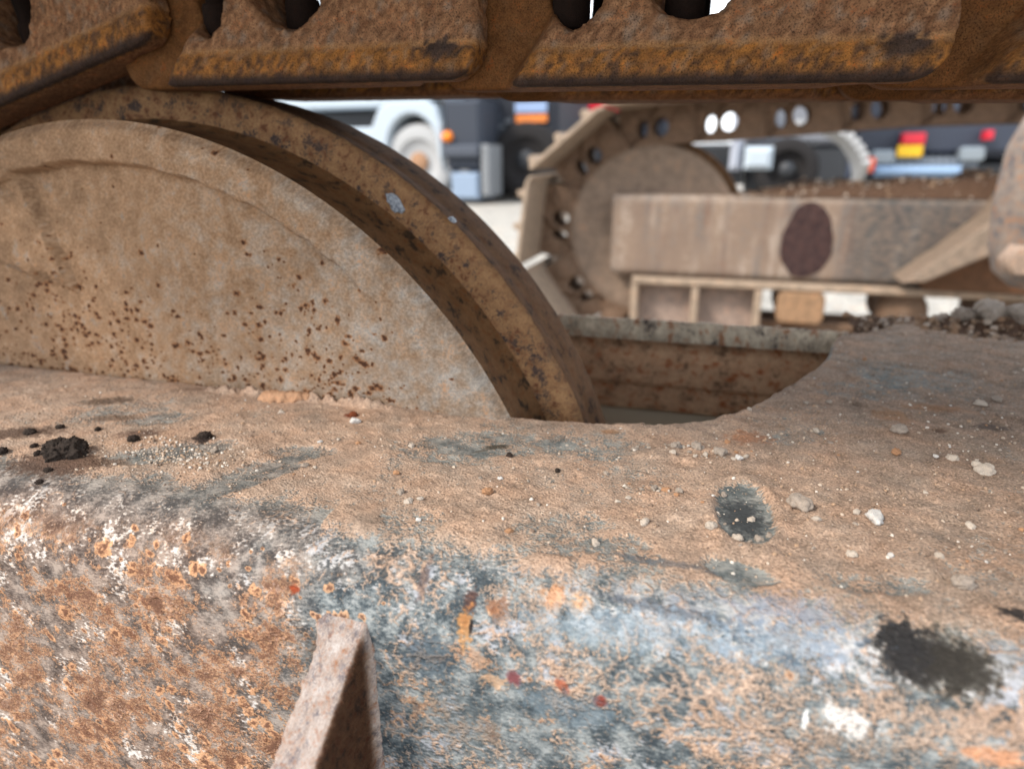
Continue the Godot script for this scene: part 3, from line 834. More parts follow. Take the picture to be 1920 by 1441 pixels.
func build_idler() -> void:
	var t := thing("idler_wheel", "big dusty steel idler wheel standing in the slot of the near track frame", "idler wheel", Vector3(IX, IY - IR, -0.332))
	var tx := disc_textures()
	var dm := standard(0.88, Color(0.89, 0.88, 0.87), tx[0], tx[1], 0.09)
	var radii := PackedFloat32Array()
	var r := 0.03
	while r < IR - 0.0001:
		radii.append(r)
		r += 0.004 if r < 0.205 else 0.0012
	radii.append(IR)
	var v := PackedVector3Array()
	var uv := PackedVector2Array()
	var NA := 480
	for rr in radii:
		for i in NA + 1:
			var a := TAU * i / NA
			var lx := cos(a) * rr
			var ly := sin(a) * rr
			v.append(Vector3(IX + lx, IY + ly, Z1 + disc_z(lx, ly)))
			uv.append(Vector2((lx - DX0) / DW, 1.0 - (ly - DY0) / DH))
	var idx := PackedInt32Array()
	for j in radii.size() - 1:
		for i in NA:
			var k := j * (NA + 1) + i
			idx.append_array([k, k + 1, k + NA + 2, k, k + NA + 2, k + NA + 1])
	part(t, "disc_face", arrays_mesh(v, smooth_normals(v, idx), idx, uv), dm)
	var hub := part(t, "hub", lathe(IX, IY, [Vector2(0.001, Z1 + 0.03), Vector2(0.05, Z1 + 0.03), Vector2(0.055, Z1 + 0.024), Vector2(0.055, Z1 - 0.01)], 48), M.dirt)
	hub.name = "hub"
	# treads on both sides of the raised middle flange
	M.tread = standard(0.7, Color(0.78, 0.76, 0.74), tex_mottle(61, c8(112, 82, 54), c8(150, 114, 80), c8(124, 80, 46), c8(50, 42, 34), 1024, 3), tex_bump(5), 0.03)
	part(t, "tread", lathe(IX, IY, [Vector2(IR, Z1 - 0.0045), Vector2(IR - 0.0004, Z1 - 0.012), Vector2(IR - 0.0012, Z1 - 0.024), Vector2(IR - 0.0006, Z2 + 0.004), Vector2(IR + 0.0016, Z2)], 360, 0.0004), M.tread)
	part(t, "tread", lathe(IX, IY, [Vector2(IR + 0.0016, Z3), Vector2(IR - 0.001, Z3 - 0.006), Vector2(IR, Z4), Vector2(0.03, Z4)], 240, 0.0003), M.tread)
	var rust := standard(0.75, Color(0.80, 0.79, 0.78), tex_mottle(67, c8(146, 108, 76), c8(190, 150, 108), c8(104, 62, 42), c8(62, 56, 60), 1024), tex_bump(9), 0.12, 6.0)
	part(t, "flange", lathe(IX, IY, [Vector2(IR - 0.001, Z2), Vector2(IR + 0.004, Z2 + 0.0003), Vector2(IR + 0.010, Z2 - 0.0004), Vector2(FR - 0.0035, Z2 - 0.0010), Vector2(FR - 0.0012, Z2 - 0.0022), Vector2(FR, Z2 - 0.0048)], 360, 0.0007), rust)
	part(t, "flange_top", lathe(IX, IY, [Vector2(FR, Z2 - 0.0048), Vector2(FR - 0.0005, Z2 - 0.014), Vector2(FR - 0.0012, Z2 - 0.0155), Vector2(FR - 0.0022, Z2 - 0.0165), Vector2(FR - 0.0016, Z2 - 0.022), Vector2(FR - 0.0008, Z3 + 0.004), Vector2(FR - 0.003, Z3), Vector2(IR, Z3)], 360, 0.0003), standard(0.85, Color(0.80, 0.77, 0.74), tex_mottle(71, c8(112, 84, 60), c8(150, 116, 86), c8(124, 82, 50), c8(66, 50, 40), 1024, 4), tex_bump(2), 0.03))
	# bare metal where stones chipped the flange
	var bright := standard(0.42, c8(222, 228, 234), tex_mottle(97, c8(150, 158, 170), c8(255, 255, 255), c8(120, 126, 138), c8(90, 92, 100), 512), tex_bump(6), 0.08, 40.0, 0.35)
	rng.seed = 8
	for q in [[740.0, 382.0, 0.0062, 0.0034, -0.75], [822.0, 492.0, 0.0042, 0.0011, -0.95], [846.0, 412.0, 0.0022, 0.0012, -0.6]]:
		var c := on_plane(q[0], q[1], Z2 + 0.0010)
		var o := PackedVector2Array()
		for i in 16:
			var p := Vector2.from_angle(TAU * i / 16) * Vector2(q[2], q[3]) * rng.randf_range(0.7, 1.12)
			o.append(Vector2(c.x, c.y) + p.rotated(q[4]))
		part(t, "bare_metal_chip", prism(o, Z2 - 0.002, Z2 + 0.0009, 0.0004), bright)

# where the sight line of a photo point meets a plane facing along z (for reading off places only)
func on_plane(px: float, py: float, z: float) -> Vector3:
	var d := eye_basis() * Vector3((px - 960.0) / 1286.0, -(py - 720.5) / 1286.0, -1.0)
	return d * (z / d.z)

func eye_basis() -> Basis:
	var d := Vector3(-sin(YAW) * cos(PITCH), -sin(PITCH), -cos(YAW) * cos(PITCH))
	var r0 := Vector3(cos(YAW), 0, -sin(YAW))
	var u := r0.cross(d)
	return Basis(cos(ROLL) * r0 + sin(ROLL) * u, -sin(ROLL) * r0 + cos(ROLL) * u, -d)


# ------------------------------------------------------------------ chains
func link_sdf(p: Vector3) -> float:
	var x := p.x
	var y := p.y
	# outline
	var q := Vector2(absf(x - 0.0648) - (0.0948 - 0.013), absf(y - 0.049) - (0.049 - 0.013))
	var d2 := Vector2(maxf(q.x, 0.0), maxf(q.y, 0.0)).length() + minf(maxf(q.x, q.y), 0.0) - 0.013
	# face: the left end is set back behind the neighbour, then ramps out
	var ramp := sstep(-0.001, 0.010, x - 0.70 * y)
	var front := -0.0145 * (1.0 - ramp)
	front += 0.0022 * sstep(0.0145, 0.0105, y) * ramp
	var b := Vector2(x - 0.124, y - 0.054).length() / 0.034
	front += 0.0085 * sstep(1.0, 0.35, b)
	var b0 := Vector2(x - 0.006, y - 0.062).length() / 0.028
	front += 0.006 * sstep(1.0, 0.4, b0)
	var back := lerpf(-0.029, -0.0135, sstep(0.122, 0.132, x))
	var d := smax(smax(d2, p.z - front, 0.0035), back - p.z, 0.002)
	# windows for the shoe bolts
	var w1 := (Vector2((x - 0.0310) / 0.0130, (y - 0.0420) / 0.0220).length() - 1.0) * 0.0130
	var w2 := (Vector2((x - 0.0745) / 0.0195, (y - 0.0445) / 0.0230).length() - 1.0) * 0.0185
	d = smax(d, -minf(w1, w2), 0.004)
	return d * 0.85 + 0.0011 * sstep(0.002, 0.016, y) * fn.get_noise_3d(x * 120.0 + link_seed, y * 120.0, p.z * 120.0) + 0.00055 * sstep(0.0, 0.01, y) * fn.get_noise_3d(x * 330.0 + link_seed * 3.0, y * 330.0, p.z * 330.0) + 0.0003 * fn.get_noise_3d(x * 1100.0, y * 1100.0, p.z * 1100.0)

func link_color(p: Vector3) -> Color:
	var n := fn.get_noise_3d(p.x * 380.0 + link_seed * 5.0, p.y * 520.0, p.z * 380.0 + 40.0)
	var n2 := fn.get_noise_3d(p.x * 130.0 + 70.0 + link_seed * 2.0, p.y * 130.0, p.z * 130.0)
	var n3 := fn.get_noise_3d(p.x * 900.0, p.y * 900.0, p.z * 900.0)
	var c := c8(182, 140, 106).lerp(c8(124, 90, 66), clampf(0.5 + 1.0 * n + 0.7 * n3, 0.0, 1.0))
	c = c.lerp(c8(150, 138, 128), clampf((n2 - 0.15) * 2.0, 0.0, 0.6))
	c = c.lerp(c8(132, 92, 68), clampf((n3 - 0.28) * 2.0, 0.0, 0.5))
	var ramp := sstep(-0.002, 0.011, p.x - 0.70 * p.y)
	var band := sstep(0.0150, 0.0110, p.y + 0.0015 * n) * ramp
	var rb := c8(184, 126, 66).lerp(c8(116, 82, 54), clampf(0.45 + 1.1 * n + 0.6 * n3, 0.0, 1.0))
	rb = rb.lerp(c8(84, 68, 60), clampf((n2 + 0.6 * n - 0.20) * 2.5, 0.0, 0.65))
	rb = rb.lerp(c8(150, 128, 112), clampf((-n2 - 0.2) * 2.5, 0.0, 0.6))
	c = c.lerp(rb, band)
	c = c.lerp(c8(206, 160, 112), sstep(0.0022, 0.0006, absf(p.y - 0.0135)) * ramp * clampf(0.4 + n, 0.0, 0.7))
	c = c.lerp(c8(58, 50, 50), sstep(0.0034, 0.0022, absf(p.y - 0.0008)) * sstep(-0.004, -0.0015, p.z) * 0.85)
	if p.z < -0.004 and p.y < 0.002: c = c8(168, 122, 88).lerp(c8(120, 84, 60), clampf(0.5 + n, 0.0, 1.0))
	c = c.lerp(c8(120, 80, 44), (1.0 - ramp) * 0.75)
	var oil := Vector2((p.x - 0.145) / 0.009, (p.y - 0.011) / 0.0050).length() + 0.9 * n
	c = c.lerp(c8(62, 56, 58), sstep(1.0, 0.6, oil) * (0.8 if link_seed < 1.0 or link_seed > 10.0 else 0.15))
	return c

# one link with its bolts and pin, in its own axes
func bolt_mesh() -> ArrayMesh:
	return lathe(0, 0, [Vector2(0.001, 0.0), Vector2(0.0072, 0.0), Vector2(0.0076, 0.0015), Vector2(0.0076, 0.012), Vector2(0.0072, 0.0135), Vector2(0.0058, 0.014), Vector2(0.0058, 0.06), Vector2(0.001, 0.05)], 16)

func shoe_mesh(z0: float, z1: float, len: float) -> ArrayMesh:
	# flat plate with three grousers, profile in xy
	var o := PackedVector2Array([Vector2(0.0, 0.0), Vector2(len - 0.012, 0.0), Vector2(len + 0.004, -0.006), Vector2(len + 0.006, 0.001), Vector2(len - 0.010, 0.009)])
	for gx in [0.82, 0.44, 0.06]:
		var x: float = gx * len
		o.append_array([Vector2(x + 0.011, 0.010), Vector2(x + 0.006, 0.026), Vector2(x - 0.006, 0.026), Vector2(x - 0.011, 0.010)])
	o.append_array([Vector2(-0.004, 0.009), Vector2(-0.006, 0.002)])
	return prism(o, z0, z1, 0.0015)

func build_chain() -> void:
	for k in 3:
		link_seed = k * 7.3
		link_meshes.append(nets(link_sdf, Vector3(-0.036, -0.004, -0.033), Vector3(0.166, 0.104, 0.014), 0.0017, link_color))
	var made := 0
	var grain := tex_grain()
	M.link = standard(0.82, Color.WHITE, grain, tex_bump(4), 0.10, 9.0)
	M.link.vertex_color_use_as_albedo = true
	M.link.vertex_color_is_srgb = true
	M.link.albedo_color = Color(0.98, 0.96, 0.94)
	M.bolt = standard(0.95, c8(40, 28, 22), grain, tex_bump(7), 0.05, 20.0)
	M.shoe = standard(0.85, c8(150, 116, 88), grain, tex_bump(8), 0.1, 6.0)
	var t := thing("track_chain", "rusty brown track chain running over the near idler wheel", "track chain", Vector3(0.0, 0.02, -0.33))
	var bolt := bolt_mesh()
	var shoe := shoe_mesh(-0.25, 0.25, PITCH_L - 0.008)
	# left tip of each link's rail, and its tilt
	for q in [[-0.575, -0.045, 0.37], [-0.4085, 0.0125, 0.243], [-0.2615, 0.0302, -0.014], [-0.0955, 0.0247, -0.020], [0.0675, 0.0205, -0.022], [0.230, 0.0175, -0.02], [0.3925, 0.0145, -0.02]]:
		var at := Vector3(q[0], q[1], 0)
		var turn := Basis(Vector3(0, 0, 1), q[2])
		for side in 2:
			var z := -0.2790 if side == 0 else -0.3875
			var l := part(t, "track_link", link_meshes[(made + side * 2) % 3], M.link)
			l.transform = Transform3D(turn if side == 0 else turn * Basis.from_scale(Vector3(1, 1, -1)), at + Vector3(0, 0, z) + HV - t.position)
			for bx in [0.0265, 0.0705]:
				var b := MeshInstance3D.new()
				b.name = "bolt"
				b.mesh = bolt
				b.material_override = M.bolt
				l.add_child(b, true)
				b.transform = Transform3D(Basis(Vector3(1, 0, 0), -PI / 2), Vector3(bx, 0.022, -0.0195))
		made += 1
		var s := part(t, "track_shoe", shoe, M.shoe)
		s.transform = Transform3D(turn, at + turn * Vector3(-0.012, 0.0985, 0) + Vector3(0, 0, -0.333) + HV - t.position)
		var pin := part(t, "pin", lathe(0, 0, [Vector2(0.001, 0.10), Vector2(0.015, 0.10), Vector2(0.015, -0.03), Vector2(0.001, -0.03)], 20), M.bolt)
		pin.transform = Transform3D(turn, at + turn * Vector3(0.143, 0.055, 0) + Vector3(0, 0, -0.375) + HV - t.position)


# ------------------------------------------------------------------ the machine's other track
const BX := -0.2
const BY := -0.195
const BR := 0.214

func chain_path(s: float) -> Array:
	# point on the rail line and the tilt there; s = 0 on top of the idler, growing to the left and round
	var half := PI * BR
	if s < 0.0: return [Vector2(BX - s, BY + BR + 0.034 * sstep(0.0, 0.7, -s)), 0.034 * 1.5 / 0.7 if s > -0.7 else 0.0]
	if s < half: return [Vector2(BX + cos(PI / 2 + s / BR) * BR, BY + sin(PI / 2 + s / BR) * BR), s / BR]
	return [Vector2(BX + (s - half), BY - BR), PI]

func build_far_track() -> void:
	var grain: Texture2D = M.link.albedo_texture
	var pale := standard(0.9, c8(188, 166, 144), grain, null, 0.0, 3.0)
	var link := nets(link_sdf, Vector3(-0.038, -0.006, -0.036), Vector3(0.170, 0.104, 0.016), 0.0036)
	var t := thing("crawler_chain", "dusty track chain with shoes wrapped round the idler of the opposite track", "track chain", Vector3(0.3, -0.6, -1.9))
	var lm := standard(0.85, c8(138, 112, 92), grain, null, 0.0, 5.0)
	var shoe := shoe_mesh(-0.24, 0.24, PITCH_L - 0.006)
	var curled := shoe_mesh(-0.24, 0.24, PITCH_L + 0.046)
	var n := 0
	var s := -1.5615
	while s < 1.6:
		# a link spans one pitch as a chord; its rail tip leads to the right
		var a: Array = chain_path(s)
		var b: Array = chain_path(s + PITCH_L)
		var pa: Vector2 = a[0]
		var pb: Vector2 = b[0]
		var dir := (pa - pb).normalized()
		var turn := Basis(Vector3(0, 0, 1), dir.angle())
		for side in 2:
			var z := -1.835 if side == 0 else -1.955
			var l := part(t, "track_link", link, lm)
			l.transform = Transform3D(turn if side == 0 else turn * Basis.from_scale(Vector3(1, 1, -1)), Vector3(pb.x, pb.y, z) + HV - t.position)
		var sh := part(t, "track_shoe", curled if s > -0.1 and s < 0.62 else shoe, pale)
		sh.transform = Transform3D(turn, Vector3(pb.x, pb.y, -1.895) + turn * Vector3(-0.031 if s > -0.1 and s < 0.62 else -0.01, 0.0935, 0) + HV - t.position)
		s += PITCH_L
		n += 1
	# its idler wheel
	var w := thing("idler_wheel", "smaller looking brown idler wheel of the opposite track, blurred in the distance", "idler wheel", Vector3(BX, BY - BR, -1.895))
	var dusty := standard(0.9, c8(160, 138, 120), grain, null, 0.0, 2.5)
	part(w, "disc_face", lathe(BX, BY, [Vector2(0.001, -1.836), Vector2(0.17, -1.836), Vector2(0.19, -1.832), Vector2(BR - 0.004, -1.831), Vector2(BR - 0.001, -1.835)], 72), dusty)
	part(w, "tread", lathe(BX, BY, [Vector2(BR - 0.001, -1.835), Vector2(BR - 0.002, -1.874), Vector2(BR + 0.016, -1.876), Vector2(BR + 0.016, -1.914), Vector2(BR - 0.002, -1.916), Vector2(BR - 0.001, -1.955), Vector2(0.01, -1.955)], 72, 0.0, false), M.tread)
	# its frame
	var f := thing("undercarriage_beam", "grey and rust streaked track frame of the opposite track, with a dark oval patch", "track frame", Vector3(0.3, -0.43, -1.83))
	var streak := standard(0.85, Color(0.78, 0.77, 0.76), tex_streaks(), null)
	var face := grid(60, 24, func(a, b):
		var e := 0.012 * (1.0 - sqrt(1.0 - pow(absf(b * 2.0 - 1.0), 14.0)))
		return Vector3(lerpf(-0.292, 1.4, a), lerpf(-0.1005, -0.300, b), -1.780 - e), func(a, b): return Vector2(a * 2.0, b))
	part(f, "side_plate", face, streak)
	part(f, "beam_body", box(-0.291, -0.300, -1.99, 1.4, -0.1008, -1.7925, 0.004), lm)
	part(f, "bottom_flange", box(-0.235, -0.322, -2.0, 1.4, -0.303, -1.772, 0.004), pale)
	part(f, "guard_back", box(-0.235, -0.45, -1.86, 0.085, -0.324, -1.83, 0.003), standard(0.85, c8(182, 160, 146), grain, null, 0.0, 3.0))
	for rx in [-0.228, -0.0747, 0.0772]:
		part(f, "guard_rib", box(rx - 0.009, -0.45, -1.829, rx + 0.009, -0.3225, -1.776, 0.003), pale)
	part(f, "oval_patch", prism(ellipse(0.1725, -0.199, 0.056, 0.090), -1.7812, -1.7775, 0.001), standard(0.9, Color(0.92, 0.92, 0.92), tex_mottle(91, c8(58, 43, 42), c8(84, 64, 60), c8(78, 48, 42), c8(46, 38, 40), 512), null, 0.0, 4.0))
	# rollers below it
	for q in [[0.1762, 0.058], [0.4070, 0.056], [0.62, 0.056], [0.85, 0.056], [1.08, 0.056]]:
		var rx: float = q[0]
		part(f, "roller", lathe(rx, -0.368, [Vector2(0.001, -1.800), Vector2(0.020, -1.800), Vector2(0.022, -1.804), Vector2(0.040, -1.806), Vector2(0.044, -1.812), Vector2(q[1], -1.822), Vector2(q[1], -1.86), Vector2(0.05, -1.865), Vector2(0.05, -1.925), Vector2(q[1], -1.93), Vector2(q[1], -1.97)], 32), lm)
	part(f, "roller_bracket", prism(round2(0.122, -0.402, 0.230, -0.3235, 0.018), -1.83, -1.774, 0.004), standard(0.85, c8(176, 140, 108), grain, null, 0.0, 4.0))
	# the leg that carries the machine, running up from the frame
	var leg := PackedVector2Array([Vector2(0.362, -0.274), Vector2(0.405, -0.270), Vector2(0.55, -0.190), Vector2(0.68, -0.125), Vector2(0.68, 0.0), Vector2(0.56, -0.03), Vector2(0.515, -0.13), Vector2(0.44, -0.205)])
	part(f, "leg_flange", prism(leg, -1.778, -1.66, 0.004), standard(0.85, c8(158, 138, 120), grain, null, 0.0, 3.0))
	var under := PackedVector2Array([Vector2(0.40, -0.279), Vector2(0.545, -0.199), Vector2(0.72, -0.14), Vector2(0.9, -0.14), Vector2(0.9, -0.300), Vector2(0.43, -0.300)])
	part(f, "leg_web", prism(under, -1.777, -1.74, 0.003), standard(0.9, c8(112, 80, 58), grain, null, 0.0, 3.0))
	# the big swivel housing near the right edge
	var hs := thing("swing_housing", "rounded blue grey and orange casting at the right edge, beside the opposite frame", "casting", Vector3(0.36, -0.2, -1.05))
	var hm := standard(0.8, Color(0.9, 0.9, 0.92), tex_mottle(83, c8(112, 104, 98), c8(158, 140, 122), c8(170, 112, 72), c8(80, 80, 84), 512, 2), null, 0.0, 3.0)
	var hc := on_plane(1990.0, 400.0, -1.05)
	var hl := lathe(0, 0, [Vector2(0.001, -0.115), Vector2(0.040, -0.112), Vector2(0.060, -0.095), Vector2(0.070, -0.06), Vector2(0.074, 0.0), Vector2(0.071, 0.06), Vector2(0.058, 0.098), Vector2(0.040, 0.112), Vector2(0.032, 0.13), Vector2(0.032, 0.5)], 48)
	var ho := part(hs, "housing", hl, hm)
	ho.transform = Transform3D(Basis(Vector3(1, 0, 0), -PI / 2), hc + Vector3(0, 0.02, 0) + HV - hs.position)
	var nut := part(hs, "nut", lathe(0, 0, [Vector2(0.001, 0.02), Vector2(0.017, 0.02), Vector2(0.02, 0.016), Vector2(0.02, -0.012), Vector2(0.001, -0.012)], 6, 0.0, false), standard(0.8, c8(186, 160, 140), grain, null, 0.0, 8.0))
	nut.position = on_plane(1912.0, 486.0, -1.0) + HV - hs.position
	var stem := part(hs, "stem", box(-0.006, -0.035, -0.03, 0.05, 0.03, -0.01, 0.003), hm)
	stem.position = nut.position + Vector3(0.01, 0.03, -0.02)

func ellipse(cx: float, cy: float, rx: float, ry: float) -> PackedVector2Array:
	var o := PackedVector2Array()
	for i in 40:
		var a := TAU * i / 40
		var p := Vector2(cos(a) * rx, sin(a) * ry)
		p *= 1.0 + 0.09 * fn.get_noise_2d(cos(a) * 1.6, sin(a) * 1.6 + 4.0)
		p.y = minf(p.y, ry * 0.95)
		p.x *= 1.0 - 0.18 * sin(a)
		o.append(Vector2(cx, cy) + p)
	return o

func tex_streaks() -> ImageTexture:
	var d := PackedByteArray()
	d.resize(1024 * 256 * 3)
	var k := 0
	for j in 256:
		for i in 1024:
			var V := nB[((j >> 3) + 30 & 1023) << 10 | (i & 1023)] / 255.0
			var V2 := nA[((j >> 2) + 300 & 1023) << 10 | (i & 1023)] / 255.0
			var V3 := nA[((j >> 3) + 700 & 1023) << 10 | (i * 3 / 2 + 77 & 1023)] / 255.0
			var B := nB[((j * 2 + 99) & 1023) << 10 | (i & 1023)] / 255.0
			var c := c8(150, 130, 116).lerp(c8(170, 148, 130), clampf(V2 * 1.4 - 0.2 + 0.8 * (B - 0.5), 0.0, 1.0))
			c = c.lerp(c8(132, 128, 126), clampf((V3 * 0.6 + B * 0.4 - 0.50) * 4.0, 0.0, 0.65))
			c = c.lerp(c8(210, 198, 186), clampf((V * 0.5 + V2 * 0.4 + B * 0.3 - 0.66) * 3.5, 0.0, 0.6))
			c = c.lerp(c8(136, 92, 68), clampf((V3 * 0.4 + V * 0.4 + B * 0.4 - 0.70) * 4.0, 0.0, 0.45))
			c = c.lerp(c8(206, 194, 182), 0.6 * clampf(1.0 - j / 30.0, 0.0, 1.0) * B * 1.6)
			var dark := sstep(0.62, 0.70, i / 1024.0) * sstep(1.0, 0.90, i / 1024.0) * clampf(1.5 * B - 0.1, 0.0, 1.0)
			c = c.lerp(c8(82, 84, 86), dark * 0.75)
			d[k] = int(c.r * 255.0)
			d[k + 1] = int(c.g * 255.0)
			d[k + 2] = int(c.b * 255.0)
			k += 3
	return ImageTexture.create_from_image(Image.create_from_data(1024, 256, false, Image.FORMAT_RGB8, d))


# ------------------------------------------------------------------ stones, clods, grit
func rock(s: int, sub: int, flat: float, lump: float) -> ArrayMesh:
	rng.seed = s
	var t := (1.0 + sqrt(5.0)) / 2.0
	var p: Array = []
	for q in [[-1, t, 0], [1, t, 0], [-1, -t, 0], [1, -t, 0], [0, -1, t], [0, 1, t], [0, -1, -t], [0, 1, -t], [t, 0, -1], [t, 0, 1], [-t, 0, -1], [-t, 0, 1]]:
		p.append(Vector3(q[0], q[1], q[2]).normalized())
	var f: Array = [[0, 11, 5], [0, 5, 1], [0, 1, 7], [0, 7, 10], [0, 10, 11], [1, 5, 9], [5, 11, 4], [11, 10, 2], [10, 7, 6], [7, 1, 8], [3, 9, 4], [3, 4, 2], [3, 2, 6], [3, 6, 8], [3, 8, 9], [4, 9, 5], [2, 4, 11], [6, 2, 10], [8, 6, 7], [9, 8, 1]]
	for n in sub:
		var mid := {}
		var g: Array = []
		for tri in f:
			var m := []
			for e in 3:
				var a: int = tri[e]
				var b: int = tri[(e + 1) % 3]
				var key := mini(a, b) * 100000 + maxi(a, b)
				if not mid.has(key):
					mid[key] = p.size()
					p.append(((p[a] + p[b]) / 2.0).normalized())
				m.append(mid[key])
			g.append_array([[tri[0], m[0], m[2]], [tri[1], m[1], m[0]], [tri[2], m[2], m[1]], m])
		f = g
	var planes := []
	for n in 13:
		planes.append([Vector3(rng.randfn(), rng.randfn(), rng.randfn()).normalized(), rng.randf_range(0.62, 0.95)])
	var v := PackedVector3Array()
	for d in p:
		var r := 1.0
		for pl in planes:
			var c: float = d.dot(pl[0])
			if c > 0.05: r = minf(r, pl[1] / c)
		r = lerpf(0.85, r, flat) * (1.0 + lump * fn.get_noise_3d(d.x * 1.8 + s * 9.0, d.y * 1.8, d.z * 1.8) + lump * fn.get_noise_3d(d.x * 4.2, d.y * 4.2 + s, d.z * 4.2))
		v.append(d * r * Vector3(1, 0.72, 0.85))
	var idx := PackedInt32Array()
	for tri in f: idx.append_array([tri[0], tri[2], tri[1]])
	return arrays_mesh(v, smooth_normals(v, idx), idx)

func on_top(x: float, z: float) -> float:
	return TOP + relief(x, z - ZBACK)

func stone(called: String, mesh: Mesh, m: Material, x: float, z: float, r: float, label: String, category: String, group := "", turn := 0.0) -> void:
	var o := single(called, mesh, m, Vector3(x, on_top(x, z) + r * 0.22, z), label, category, group)
	o.basis = Basis(Vector3(0, 1, 0), turn) * Basis.from_scale(Vector3(1.0, 0.85, 0.9) * r * 0.88)

